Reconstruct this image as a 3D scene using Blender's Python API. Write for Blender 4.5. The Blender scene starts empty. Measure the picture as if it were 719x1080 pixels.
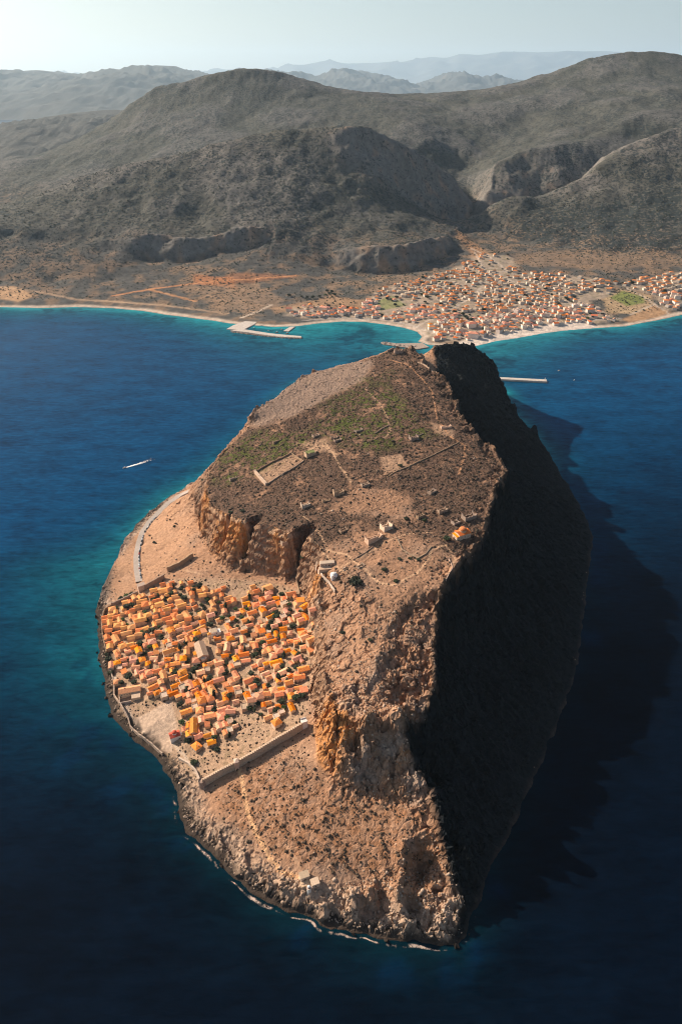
import bpy, math, random
import numpy as np

random.seed(11)
RNG = np.random.default_rng(11)
SCN = bpy.context.scene
COL = SCN.collection

# ------------------------------------------------------------------ camera model
CAMH = 600.0
PITCH = math.radians(32.0)
FPX, CX, CY = 720.0, 359.5, 540.0
SP, CP = math.sin(PITCH), math.cos(PITCH)


def ray(px, py):
    u = (px - CX) / FPX
    v = (CY - py) / FPX
    return u, CP + v * SP, -SP + v * CP


def at_z(px, py, z):
    u, y, w = ray(px, py)
    t = (z - CAMH) / w
    return (u * t, y * t, z)


def at_y(px, py, yy):
    u, y, w = ray(px, py)
    t = yy / y
    return (u * t, yy, CAMH + w * t)


# ------------------------------------------------------------------ noise
def _h(ix, iy, seed):
    h = (ix.astype(np.int64) * 374761393 + iy.astype(np.int64) * 668265263 + seed * 144269504) & 0xFFFFFFFF
    h = ((h ^ (h >> 13)) * 1274126177) & 0xFFFFFFFF
    h = (h ^ (h >> 16)) & 0xFFFFFFFF
    return h.astype(np.float64) / 4294967295.0


def gnoise(x, y, seed=0):
    x = np.asarray(x, float)
    y = np.asarray(y, float)
    ix, iy = np.floor(x), np.floor(y)
    fx, fy = x - ix, y - iy
    ix = ix.astype(np.int64)
    iy = iy.astype(np.int64)
    u = fx * fx * fx * (fx * (fx * 6 - 15) + 10)
    v = fy * fy * fy * (fy * (fy * 6 - 15) + 10)

    def g(dx, dy):
        a = _h(ix + dx, iy + dy, seed) * 2 * math.pi
        return np.cos(a) * (fx - dx) + np.sin(a) * (fy - dy)
    a, b, c, d = g(0, 0), g(1, 0), g(0, 1), g(1, 1)
    return ((a + (b - a) * u) * (1 - v) + (c + (d - c) * u) * v) * 1.5


def fbm(x, y, scale, octaves=4, seed=0, gain=0.5, ridged=False):
    tot, amp, norm = 0.0, 1.0, 0.0
    ca, sa = math.cos(0.6), math.sin(0.6)
    X, Y = np.asarray(x, float) / scale, np.asarray(y, float) / scale
    for o in range(octaves):
        n = gnoise(X + 17.3 * o, Y - 9.1 * o, seed + o * 7)
        if ridged:
            n = 1 - 2 * np.abs(n)
        tot = tot + n * amp
        norm += amp
        amp *= gain
        X, Y = (X * ca - Y * sa) * 2.03, (X * sa + Y * ca) * 2.03
    return tot / norm


def worley(x, y, scale, seed=0):
    """distance to the nearest seed, gap to the second nearest, random value of the nearest cell"""
    X, Y = np.asarray(x, float) / scale, np.asarray(y, float) / scale
    ix, iy = np.floor(X).astype(np.int64), np.floor(Y).astype(np.int64)
    f1 = np.full(X.shape, 9.0)
    f2 = np.full(X.shape, 9.0)
    cv = np.zeros(X.shape)
    for dx in (-1, 0, 1):
        for dy in (-1, 0, 1):
            jx, jy = ix + dx, iy + dy
            d = np.hypot(jx + _h(jx, jy, seed) - X, jy + _h(jx, jy, seed + 1) - Y)
            near = d < f1
            f2 = np.where(near, f1, np.minimum(f2, d))
            cv = np.where(near, _h(jx, jy, seed + 2), cv)
            f1 = np.where(near, d, f1)
    return f1, f2 - f1, cv


def sstep(a, b, x):
    t = np.clip((x - a) / (b - a), 0, 1)
    return t * t * (3 - 2 * t)


# ------------------------------------------------------------------ geometry helpers
def poly_dist(px, py, line, closed=False):
    """distance of points to a polyline"""
    L = np.asarray(line, float)[:, :2]
    if closed:
        L = np.vstack([L, L[:1]])
    sh = np.shape(px)
    X, Y = np.ravel(px), np.ravel(py)
    best = np.full(X.shape, 1e18)
    for (ax, ay), (bx, by) in zip(L[:-1], L[1:]):
        dx, dy = bx - ax, by - ay
        q = dx * dx + dy * dy + 1e-9
        t = np.clip(((X - ax) * dx + (Y - ay) * dy) / q, 0, 1)
        d = (X - ax - t * dx) ** 2 + (Y - ay - t * dy) ** 2
        np.minimum(best, d, out=best)
    return np.sqrt(best).reshape(sh)


def inside(px, py, poly):
    L = np.asarray(poly, float)[:, :2]
    sh = np.shape(px)
    X, Y = np.ravel(px), np.ravel(py)
    r = np.zeros(X.shape, bool)
    n = len(L)
    for i in range(n):
        ax, ay = L[i]
        bx, by = L[(i + 1) % n]
        if ay == by:
            continue
        c = ((ay > Y) != (by > Y)) & (X < (bx - ax) * (Y - ay) / (by - ay) + ax)
        r ^= c
    return r.reshape(sh)


def sdist(px, py, poly):
    """signed distance, positive inside"""
    d = poly_dist(px, py, poly, True)
    return np.where(inside(px, py, poly), d, -d)


def densify(line, step):
    L = np.asarray(line, float)
    out = []
    for a, b in zip(L[:-1], L[1:]):
        n = max(1, int(math.hypot(*(b - a)[:2]) / step))
        for k in range(n):
            out.append(a + (b - a) * k / n)
    out.append(L[-1])
    return np.array(out)


class Field:
    """bilinear lookup on a regular grid"""

    def __init__(s, x0, y0, h, Z):
        s.x0, s.y0, s.h, s.Z = x0, y0, h, Z

    def __call__(s, x, y):
        Z = s.Z
        ny, nx = Z.shape
        gx = np.clip((np.asarray(x, float) - s.x0) / s.h, 0, nx - 1.001)
        gy = np.clip((np.asarray(y, float) - s.y0) / s.h, 0, ny - 1.001)
        i, j = gx.astype(int), gy.astype(int)
        fx, fy = gx - i, gy - j
        return (Z[j, i] * (1 - fx) + Z[j, i + 1] * fx) * (1 - fy) + (Z[j + 1, i] * (1 - fx) + Z[j + 1, i + 1] * fx) * fy


def relax(x0, y0, x1, y1, h, pts, blur=1):
    """smooth surface through scattered height constraints (Laplace, coarse to fine)"""
    pts = np.asarray(pts, float)
    prev = None
    for lev in (16, 8, 4, 2, 1):
        hh = h * lev
        nx, ny = int((x1 - x0) / hh) + 2, int((y1 - y0) / hh) + 2
        i = np.rint((pts[:, 0] - x0) / hh).astype(int)
        j = np.rint((pts[:, 1] - y0) / hh).astype(int)
        ok = (i >= 0) & (i < nx) & (j >= 0) & (j < ny)
        S = np.zeros((ny, nx))
        N = np.zeros((ny, nx))
        np.add.at(S, (j[ok], i[ok]), pts[ok, 2])
        np.add.at(N, (j[ok], i[ok]), 1)
        m = N > 0
        val = np.where(m, S / np.maximum(N, 1), 0)
        if prev is None:
            Z = np.full((ny, nx), pts[:, 2].mean())
        else:
            yy, xx = np.mgrid[0:ny, 0:nx]
            Z = prev(x0 + xx * hh, y0 + yy * hh)
        Z[m] = val[m]
        for _ in range(400 if lev > 2 else 160):
            P = np.pad(Z, 1, mode='edge')
            Z = (P[:-2, 1:-1] + P[2:, 1:-1] + P[1:-1, :-2] + P[1:-1, 2:]) * 0.25
            Z[m] = val[m]
        prev = Field(x0, y0, hh, Z)
    for _ in range(blur):
        P = np.pad(Z, 1, mode='edge')
        Z = 0.5 * Z + 0.125 * (P[:-2, 1:-1] + P[2:, 1:-1] + P[1:-1, :-2] + P[1:-1, 2:])
    return Field(x0, y0, h, Z)


# ------------------------------------------------------------------ object helpers
def tag(o, label=None, cat=None, group=None, kind=None):
    if label:
        o['label'] = label
    if cat:
        o['category'] = cat
    if group:
        o['group'] = group
    if kind:
        o['kind'] = kind
    return o


def empty(name, loc, rz=0.0, scale=(1, 1, 1)):
    o = bpy.data.objects.new(name, None)
    o.empty_display_size = 1
    COL.objects.link(o)
    o.location = loc
    o.rotation_euler = (0, 0, rz)
    o.scale = scale
    return o


def mesh_obj(name, V, F, mats, parent=None, mi=None, smooth=False):
    me = bpy.data.meshes.new(name)
    me.from_pydata([tuple(v) for v in V], [], [tuple(f) for f in F])
    for m in (mats if isinstance(mats, (list, tuple)) else [mats]):
        me.materials.append(m)
    if mi is not None:
        me.polygons.foreach_set('material_index', mi)
    if smooth:
        me.polygons.foreach_set('use_smooth', [True] * len(me.polygons))
    me.update()
    o = bpy.data.objects.new(name, me)
    COL.objects.link(o)
    if parent:
        o.parent = parent
    return o


def grid_obj(name, X, Y, Z, mat, attrs=None, smooth=True):
    ny, nx = X.shape
    me = bpy.data.meshes.new(name)
    nv, nf = nx * ny, (nx - 1) * (ny - 1)
    me.vertices.add(nv)
    me.vertices.foreach_set('co', np.stack([X, Y, Z], -1).astype(np.float32).ravel())
    a = (np.arange(ny - 1)[:, None] * nx + np.arange(nx - 1)[None, :]).ravel()
    q = np.stack([a, a + 1, a + nx + 1, a + nx], -1).astype(np.int32)
    me.loops.add(nf * 4)
    me.loops.foreach_set('vertex_index', q.ravel())
    me.polygons.add(nf)
    me.polygons.foreach_set('loop_start', (np.arange(nf) * 4).astype(np.int32))
    me.polygons.foreach_set('loop_total', np.full(nf, 4, np.int32))
    me.polygons.foreach_set('use_smooth', np.full(nf, smooth))
    for k, A in (attrs or {}).items():
        at = me.attributes.new(k, 'FLOAT_COLOR', 'POINT')
        at.data.foreach_set('color', np.asarray(A, np.float32).reshape(-1, 4).ravel())
    me.materials.append(mat)
    me.update(calc_edges=True)
    me.validate()
    o = bpy.data.objects.new(name, me)
    COL.objects.link(o)
    return o


# ------------------------------------------------------------------ node helpers
class NT:
    def __init__(s, name):
        s.m = bpy.data.materials.new(name)
        s.m.use_nodes = True
        s.t = s.m.node_tree
        s.b = s.t.nodes['Principled BSDF']
        s.b.inputs['Specular IOR Level'].default_value = 0.25

    def n(s, typ, **kw):
        d = s.t.nodes.new(typ)
        for k, v in kw.items():
            setattr(d, k, v)
        return d

    def l(s, a, b):
        s.t.links.new(a, b)

    def noise(s, vec, scale, detail=4, rough=0.55, dist=0.0):
        d = s.n('ShaderNodeTexNoise')
        d.inputs['Scale'].default_value = scale
        d.inputs['Detail'].default_value = detail
        d.inputs['Roughness'].default_value = rough
        d.inputs['Distortion'].default_value = dist
        s.l(vec, d.inputs['Vector'])
        return d.outputs['Fac']

    def ramp(s, fac, a, b, ca=(0, 0, 0, 1), cb=(1, 1, 1, 1)):
        d = s.n('ShaderNodeValToRGB')
        e = d.color_ramp.elements
        e[0].position, e[1].position = a, b
        e[0].color, e[1].color = ca, cb
        s.l(fac, d.inputs['Fac'])
        return d.outputs['Color']

    def math(s, op, a, b=None, clamp=False):
        d = s.n('ShaderNodeMath', operation=op, use_clamp=clamp)
        for i, v in enumerate((a, b)):
            if v is None:
                continue
            if isinstance(v, (int, float)):
                d.inputs[i].default_value = v
            else:
                s.l(v, d.inputs[i])
        return d.outputs[0]

    def mix(s, fac, a, b, mode='MIX'):
        d = s.n('ShaderNodeMix', data_type='RGBA', blend_type=mode)
        for i, v in ((0, fac), (6, a), (7, b)):
            if isinstance(v, (int, float)):
                d.inputs[i].default_value = v
            elif isinstance(v, tuple):
                d.inputs[i].default_value = v if len(v) == 4 else v + (1,)
            else:
                s.l(v, d.inputs[i])
        return d.outputs[2]

    def bump(s, h, strength, dist):
        d = s.n('ShaderNodeBump')
        d.inputs['Strength'].default_value = strength
        d.inputs['Distance'].default_value = dist
        s.l(h, d.inputs['Height'])
        s.l(d.outputs['Normal'], s.b.inputs['Normal'])
        return d

    def pos(s):
        return s.n('ShaderNodeNewGeometry').outputs['Position']

    def attr(s, name):
        return s.n('ShaderNodeAttribute', attribute_name=name)


def plain(name, col, rough=0.85, var=0.25, nscale=0.6, objvar=0.0, spec=0.2):
    """simple procedural surface: noise-varied colour, small bump, optional per-object variation"""
    t = NT(name)
    tc = t.n('ShaderNodeTexCoord').outputs['Object']
    f = t.noise(tc, nscale, 4)
    lo = tuple(c * (1 - var) for c in col) + (1,)
    hi = tuple(min(1, c * (1 + var)) for c in col) + (1,)
    c = t.ramp(f, 0.3, 0.7, lo, hi)
    if objvar:
        r = t.n('ShaderNodeObjectInfo').outputs['Random']
        hs = t.n('ShaderNodeHueSaturation')
        t.l(c, hs.inputs['Color'])
        t.l(t.math('ADD', t.math('MULTIPLY', r, objvar), 1 - objvar * 0.55), hs.inputs['Value'])
        r2 = t.math('FRACT', t.math('MULTIPLY', r, 7.31))
        t.l(t.math('ADD', t.math('MULTIPLY', r2, 0.020), 0.489), hs.inputs['Hue'])
        r3 = t.math('FRACT', t.math('MULTIPLY', r, 13.7))
        t.l(t.math('ADD', t.math('MULTIPLY', r3, 0.34), 0.78), hs.inputs['Saturation'])
        c = hs.outputs['Color']
    t.l(c, t.b.inputs['Base Color'])
    t.b.inputs['Roughness'].default_value = rough
    t.b.inputs['Specular IOR Level'].default_value = spec
    return t.m
import mathutils
DENO = True
SUNS, SKYS, EXPO, HAZE = 4.9, .062, .87, 1.4e-5
# ================================================================== ISLAND TERRAIN
NEAR_COAST = [(213, 510), (197, 514), (180, 523), (160, 538), (145, 553), (132, 568), (120, 582), (108, 594), (98, 606),
              (99, 625), (103, 650), (104, 670), (106, 690), (109, 710), (112, 730), (115, 745), (119, 757), (130, 770),
              (143, 780), (155, 790), (165, 800), (175, 812), (184, 828), (188, 845), (191, 862), (197, 877), (210, 890),
              (225, 902), (240, 918), (255, 932), (268, 944), (285, 953), (305, 961), (325, 966), (342, 974), (360, 980),
              (375, 987), (400, 989), (425, 991), (445, 994), (465, 997), (480, 996), (491, 984), (497, 968), (505, 950),
              (512, 930), (525, 902), (545, 860), (566, 815), (588, 763), (604, 718), (610, 690), (616, 640), (621, 600),
              (625, 565)]
COAST = [at_z(x, y, 0)[:2] for x, y in NEAR_COAST]
NEAR_N = 46
COAST += [(402, 960), (402, 1020), (400, 1090), (400, 1180), (395, 1250), (380, 1330), (370, 1400), (378, 1480),
          (340, 1560), (250, 1600), (100, 1590), (-20, 1560), (-90, 1520), (-120, 1430), (-150, 1300), (-185, 1200),
          (-225, 1120)]
COAST3 = densify([(x, y, 0) for x, y in COAST + COAST[:1]], 3)

RIM = [(430, 364, 190), (440, 370, 184), (448, 386, 178), (462, 395, 172), (472, 403, 165), (476, 415, 160), (486, 438, 153),
       (496, 450, 149), (510, 463, 146), (518, 470, 144), (528, 485, 142), (534, 498, 139), (522, 515, 138), (515, 540, 137),
       (513, 555, 136), (505, 573, 134), (490, 585, 133), (477, 604, 131), (466, 620, 128), (459, 645, 118), (457, 690, 104),
       (456, 720, 96), (447, 752, 88), (430, 763, 84), (426, 780, 78), (437, 812, 64), (450, 832, 56), (456, 852, 49),
       (463, 880, 40), (468, 905, 28), (475, 930, 18), (484, 950, 9)]
RIMW = [at_z(*p) for p in RIM]
SHOULDER = [at_y(x, y, d) for x, y, d in [(455, 368, 1330), (470, 365, 1360), (485, 364, 1385), (500, 367, 1400), (512, 377, 1400),
            (522, 390, 1390), (527, 402, 1380), (529, 416, 1362), (533, 430, 1340), (546, 443, 1300), (560, 455, 1262)]]
LEFTRIM = [(418, 365, 184), (400, 374, 174), (380, 380, 169), (350, 388, 163), (332, 392, 160), (305, 407, 155), (295, 417, 152), (275, 429, 147),
           (266, 437, 143), (265, 449, 128), (255, 457, 124), (244, 469, 118), (232, 482, 112), (221, 500, 105), (217, 513, 98)]
LEFTRIMW = [at_z(*p) for p in LEFTRIM]
FRONTRIM = [(217, 513, 98), (219, 534, 96), (237, 542, 104), (250, 549, 107), (270, 552, 110), (285, 556, 112), (307, 563, 114), (325, 569, 115),
            (340, 577, 114), (338, 596, 108), (334, 612, 98), (338, 640, 90), (342, 680, 84), (343, 715, 80), (348, 738, 88), (356, 746, 94),
            (366, 752, 97), (380, 762, 96), (396, 758, 96), (412, 760, 94), (426, 766, 90)]
FRONTRIMW = [at_z(*p) for p in FRONTRIM]
CLIFFBASE = [(205, 530, 52), (211, 556, 50), (222, 582, 50), (238, 598, 48), (262, 604, 48), (290, 607, 50), (312, 613, 54), (322, 626, 56),
             (326, 650, 52), (330, 690, 50), (331, 730, 52), (333, 762, 52), (338, 800, 47), (345, 822, 42), (365, 832, 40), (390, 836, 40),
             (415, 842, 40), (434, 846, 42)]
CLIFFBASEW = [at_z(*p) for p in CLIFFBASE]
SPOTS = [(430, 425, 164), (400, 460, 153), (350, 430, 151), (300, 460, 136), (300, 500, 126), (260, 500, 116), (350, 500, 139), (420, 500, 149),
         (470, 480, 149), (490, 520, 143), (440, 540, 139), (380, 540, 131), (320, 540, 119), (400, 590, 127), (450, 580, 133),
         (380, 630, 119), (430, 620, 126), (350, 600, 113), (380, 660, 112), (400, 690, 109), (370, 700, 97), (430, 690, 106), (425, 730, 97),
         (390, 725, 94), (440, 650, 117),
         (150, 600, 14), (170, 580, 22), (190, 560, 32), (200, 545, 42), (175, 545, 15), (150, 575, 8), (130, 610, 8), (200, 525, 22),
         (190, 590, 32), (210, 600, 38), (125, 590, 5), (150, 560, 4), (195, 520, 6), (170, 535, 4),
         (115, 660, 8), (120, 700, 8), (130, 745, 8), (150, 772, 8), (188, 810, 9), (210, 826, 11), (180, 640, 19), (180, 700, 18), (200, 740, 18),
         (240, 780, 23), (240, 640, 31), (240, 700, 29), (260, 740, 31), (290, 640, 42), (290, 700, 40), (290, 740, 41), (165, 760, 11), (200, 775, 15),
         (213, 842, 9), (240, 870, 12), (270, 910, 12), (300, 935, 14), (330, 935, 16), (380, 950, 12), (420, 958, 11), (460, 968, 7), (250, 830, 21),
         (300, 800, 42), (300, 860, 29), (340, 890, 28), (345, 862, 34), (400, 866, 35), (430, 884, 33), (400, 915, 24), (440, 915, 22), (360, 910, 22)]

cons = [COAST3, densify(RIMW, 3), densify(SHOULDER, 3), densify(LEFTRIMW, 3), densify(FRONTRIMW, 3), densify(CLIFFBASEW, 3)]
cons.append(np.array([at_z(*p) for p in SPOTS]))
# the sheer north face: steep upper half, talus below
rw = densify([p for p in RIMW[3:28]], 12)
tan = np.gradient(rw[:, :2], axis=0)
tan /= np.linalg.norm(tan, axis=1)[:, None] + 1e-9
nrm = np.stack([-tan[:, 1], tan[:, 0]], 1)
nrm[nrm[:, 0] < 0] *= -1
for off, k in ((13, .5), (26, .27), (50, .13)):
    p = rw.copy()
    p[:, :2] += nrm * off
    p[:, 2] *= k
    keep = inside(p[:, 0], p[:, 1], COAST) & (poly_dist(p[:, 0], p[:, 1], SHOULDER) > 40) & (poly_dist(p[:, 0], p[:, 1], RIMW) > off * .8)
    cons.append(p[keep])
hollow = [at_z(*p) for p in [(485, 395, 135), (500, 410, 100), (512, 425, 84), (522, 445, 62), (545, 470, 40)]]
cons.append(densify(hollow, 4))
IX0, IY0, IX1, IY1 = -330.0, 255.0, 450.0, 1650.0
cc = relax(IX0, IY0, IX1, IY1, 4.0, np.vstack(cons), blur=1)

HI = 1.05
nx, ny = int((IX1 - IX0) / HI), int((IY1 - IY0) / HI)
GX, GY = np.meshgrid(IX0 + np.arange(nx) * HI, IY0 + np.arange(ny) * HI)
w1 = fbm(GX, GY, 26, 3, 3) * 5.0
w2 = fbm(GX, GY, 26, 3, 33) * 5.0
SD = sdist(GX + w1, GY + w2, COAST)                 # metres inland from the waterline
base = cc(GX + w1 * .8, GY + w2 * .8)
gyy, gxx = np.gradient(cc.Z, cc.h)
slopeF = Field(IX0, IY0, cc.h, np.hypot(gxx, gyy))
SL = slopeF(GX + w1 * .8, GY + w2 * .8)


def wpoly(pts, z=None):
    return [at_z(p[0], p[1], p[2] if len(p) > 2 else z)[:2] for p in pts]


def mask(poly, feather, wob=0.0, seed=5, wscale=25):
    d = sdist(GX, GY, poly)
    if wob:
        d = d + fbm(GX, GY, wscale, 3, seed) * wob
    return sstep(-feather, feather, d)


PLATEAU = wpoly(LEFTRIM[::-1] + RIM[:19] + [(440, 640, 122), (400, 640, 120), (360, 620, 108), (342, 590, 112)] + FRONTRIM[7:0:-1])
TOWN = wpoly([(110, 645, 7), (150, 625, 12), (168, 614, 18), (200, 610, 34), (235, 612, 40), (280, 615, 44), (318, 625, 52), (330, 665, 52), (330, 700, 50), (322, 765, 50),
              (268, 795, 32), (213, 826, 11), (180, 806, 8), (160, 786, 8), (140, 772, 8), (126, 755, 8), (118, 725, 7), (113, 690, 7)])
m_plateau = mask(PLATEAU, 6, 4)
m_town = mask(TOWN, 5)
m_plaza = mask(wpoly([(140, 757, 8), (180, 740, 12), (187, 765, 13), (180, 790, 12), (163, 787, 9)]), 2, 1.5)
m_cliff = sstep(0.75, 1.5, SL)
m_steep = sstep(0.35, 0.8, SL)
m_shore = sstep(34, 12, SD) * sstep(0.02, .5, SD / 4)
m_front = mask(wpoly([(225, 835, 12), (318, 785, 48), (345, 825, 52), (440, 835, 52), (470, 900, 28), (440, 930, 18), (330, 915, 20), (250, 880, 14)]), 8, 6)

rid = fbm(GX, GY, 22, 5, 41, gain=.55, ridged=True)
rid2 = fbm(GX, GY, 9, 4, 47, gain=.6, ridged=True)
big = fbm(GX, GY, 60, 4, 51)
fine = fbm(GX, GY, 5, 3, 57)
n_c = fbm(GX, GY, 10, 3, 59)
_, g1, c1 = worley(GX + w1 * 1.2 + fine * 3, GY * .8 + w2 * 1.2 - rid2 * 2, 13, 601)
_, g2, c2 = worley(GX + fine * 2.5 + w2 * .5, GY + w2 * .3 + rid2 * 1.5, 5.5, 607)
block = ((c1 - .5) * 1.0 - .3 * sstep(.12, 0, g1) + .55 * (c2 - .5) - .15 * sstep(.2, 0, g2)) * sstep(-.5, .2, big + .4 * rid)      # broken blocky rock, cracks between
block2 = (c2 - .5) - .5 * sstep(.25, 0, g2)
flat = 1 - 0.93 * m_town
calm = 1 - .8 * mask(wpoly([(210, 512, 10), (150, 555, 5), (108, 605, 6), (115, 640, 8), (165, 612, 16), (200, 585, 34), (205, 540, 34)]), 10)
Z = base.copy()
Z += (m_cliff * (rid * 3.5 + block * 8 + rid2 * 1.5 + 8 * fbm(GX - GY, (GX + GY) * .45, 30, 3, 131)) + m_steep * (rid2 * 1.0 + rid * 1.5 + block * 2.2) * (1 - m_cliff)) * (1 - .9 * m_town)
Z += big * 3.0 * m_plateau * sstep(3, 30, poly_dist(GX, GY, LEFTRIMW)) + fine * .5 * flat * calm + rid2 * .9 * m_plateau
frontrock = sstep(10, 40, 480 - GY + (GX) * .25) * (1 - m_town)
near_rock = m_shore * (rid2 * 1.2 + rid * 1.8 + block * 3.0) * (1 - m_town * .95) * np.where(GY < 470, 1.35, .9) * (calm * .6 + .4)
Z += near_rock
# crags and pinnacles of the east point and of the east cliff
m_point = mask(wpoly([(330, 945, 10), (380, 930, 16), (430, 915, 24), (462, 880, 40), (500, 900, 5), (505, 980, 0), (450, 1000, 0), (340, 985, 0)]), 10)
Z += m_point * (rid * 3.5 + rid2 * 1.2 + block * 6)
m_crag = mask(wpoly([(340, 735, 84), (430, 700, 106), (462, 700, 100), (440, 770, 84), (460, 850, 46), (430, 845, 50), (350, 825, 52)]), 8)
Z += m_crag * (rid * 4 + rid2 * 1.2 + block * 6)
m_slope = mask(wpoly([(340, 600, 108), (380, 600, 118), (400, 640, 118), (455, 640, 118), (455, 720, 98), (345, 740, 84), (330, 760, 54), (326, 640, 56)]), 10)
Z += m_slope * (block * 2.6 + rid * 1.2) + m_front * block2 * .9
# free-standing blocks and clefts seen in the photograph: (px, py, z, radius, height)
for px, py, z, r, hgt in [(470, 868, 36, 9, 12), (483, 895, 8, 6, 14), (455, 800, 55, 10, -14), (392, 770, 86, 7, 7), (418, 770, 80, 8, 9), (374, 778, 84, 7, -13),
                          (402, 950, 12, 9, -14), (392, 945, 14, 6, 9), (385, 957, 12, 7, -11), (374, 950, 12, 6, 8), (434, 957, 12, 9, -12), (422, 950, 14, 6, 10), (352, 970, 8, 8, -9), (340, 962, 10, 6, 7), (446, 908, 26, 14, -16), (428, 900, 28, 9, 9), (412, 945, 14, 6, 8),
                          (247, 565, 84, 6, -10), 
                          (262, 590, 64, 6, -7), (360, 800, 66, 6, 7), (352, 800, 64, 4, -7), (516, 385, 110, 14, 8), (540, 440, 24, 10, 14), (563, 458, 8, 8, 14), (515, 410, 95, 10, 12)]:
    x, y, _ = at_z(px, py, z)
    d2 = ((GX - x) ** 2 + (GY - y) ** 2) / (r * r)
    Z += hgt * np.exp(-d2 ** 1.5) * (1 + .5 * rid2)
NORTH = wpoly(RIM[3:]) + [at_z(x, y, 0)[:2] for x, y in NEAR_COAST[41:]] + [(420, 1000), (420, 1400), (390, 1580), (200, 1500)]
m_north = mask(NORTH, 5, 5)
flute = fbm(GX * .9 + GY * .45, GY * .22 - GX * .1, 16, 4, 119, ridged=True)
Z += m_north * (rid * 3.5 + block * 4 + flute * 7) * sstep(4, 40, SD)
m_edge = mask(wpoly([(425, 632, 125), (462, 625, 126), (462, 700, 104), (450, 745, 90), (410, 735, 98), (400, 705, 106), (412, 670, 114)]), 9, 8, 141, 14)
Z -= m_edge * (5 + 16 * np.maximum(0, fbm(GX + GY * .3, GY * .7, 15, 4, 143, gain=.6) + .12)) + m_edge * block * -5
rd = poly_dist(GX, GY, RIMW)
Z -= sstep(26, 3, rd) * np.maximum(0, fbm(GX, GY, 20, 4, 137, gain=.6) + .05) * 20 * (1 - m_town)
inl = sstep(0, 7, SD)
Z = np.where(SD > 0, np.maximum(Z * inl + .5 * (1 - inl), .25 + .4 * np.abs(fine)), np.maximum(SD * .5, -14))
# a broken fringe of skerries just off the rock
# two deep clefts cut into the town cliff from its foot
for px, py, z, wd, ln, dp in [(267, 570, 80, 6, 15, 46), (321, 588, 76, 8, 18, 56), (241, 566, 74, 4, 10, 26)]:
    x, y, _ = at_z(px, py, z)
    x, y = x - .7 * 4, y - .7 * 4
    a_ = (GX - x) * .71 - (GY - y) * .71
    b_ = (GX - x) * .71 + (GY - y) * .71
    k_ = np.exp(-np.abs(a_ / wd) ** 3 - np.abs(b_ / ln) ** 3)
    Z = np.where(k_ > .02, np.maximum(Z - dp * k_, np.minimum(Z, 53 + 6 * n_c)), Z)
sk = sstep(.30, .62, fbm(GX, GY, 7, 3, 71)) * sstep(-9, -1, SD) * (SD <= 0) * (GX < 110) * (GY < 720)
Z = np.where(SD <= 0, Z + sk * 6.0, Z)
# level ground: plaza, road shelf
GZ = Field(IX0, IY0, HI, Z)


def drape(px, py, fld=None, t0=300.0, t1=9000.0, step=2.0):
    """first point of the terrain along the sight line through a pixel of the photograph"""
    fld = fld or GZ
    u, y, w = ray(px, py)
    t = np.arange(t0, t1, step)
    zz = CAMH + w * t - fld(u * t, y * t)
    k = np.argmax(zz < 0)
    tt = t[k]
    return u * tt, y * tt, float(fld(u * tt, y * tt))


def gz(x, y):
    return float(GZ(x, y))


# ---- ground colour of the island (albedo, with the north face's shade painted in)
C = lambda *c: np.array(c, float)
def blend(A, m, c):
    return A * (1 - m[..., None]) + c * m[..., None]


TAN, ROCK, VEG, GREEN, ORANGE, PALE, WET, GREYR = (C(.36, .205, .125), C(.30, .205, .15), C(.122, .076, .055), C(.092, .112, .024), C(.46, .205, .07),
                                                 C(.50, .36, .26), C(.035, .028, .024), C(.34, .30, .265))
n1 = fbm(GX, GY, 40, 4, 81)
n2 = fbm(GX, GY, 8, 4, 83)
n3 = fbm(GX, GY, 90, 4, 87)
A = np.ones(GX.shape + (3,)) * TAN
A = blend(A, sstep(-.1, .5, n1) * .6, ROCK)
vegd = m_plateau * sstep(-.42, .12, n1 * .55 + n2 * .5 + .14)
bare = mask(wpoly([(420, 560, 132), (495, 590, 132), (455, 640, 120), (380, 640, 118), (345, 600, 112), (345, 575, 116), (385, 555, 130)]), 10, 14, 91)
bare2 = mask(wpoly([(380, 510, 140), (430, 520, 142), (440, 550, 138), (395, 545, 132), (345, 540, 124), (360, 520, 136)]), 8, 8, 92)
upper = mask(wpoly([(395, 380, 170), (385, 402, 162), (340, 425, 150), (310, 440, 144), (270, 452, 130), (262, 440, 140), (300, 405, 155), (350, 385, 162)]), 10, 8, 93)
vegd = vegd * (1 - .72 * np.clip(bare + bare2, 0, 1)) * (1 - .85 * upper)
bare3 = np.clip(mask(wpoly([(400, 482, 146), (424, 477, 148), (430, 492, 147), (405, 500, 145)]), 3, 2, 94) + mask(wpoly([(268, 499, 121), (281, 512, 120), (320, 487, 130), (307, 479, 130)]), 3, 2, 95)
               + mask(wpoly([(312, 470, 132), (345, 462, 142), (355, 478, 140), (330, 478, 134)]), 6, 8, 96) + mask(wpoly([(455, 445, 154), (480, 450, 152), (478, 460, 151), (458, 455, 153)]), 4, 4, 97), 0, 1)
A = blend(A, bare3 * .8, C(.40, .255, .165))
vegd = vegd * (1 - .8 * bare3)
A = blend(A, upper * .85, C(.30, .215, .165))
A = blend(A, vegd * .93, VEG * (1 + .45 * n2[..., None]))
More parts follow.
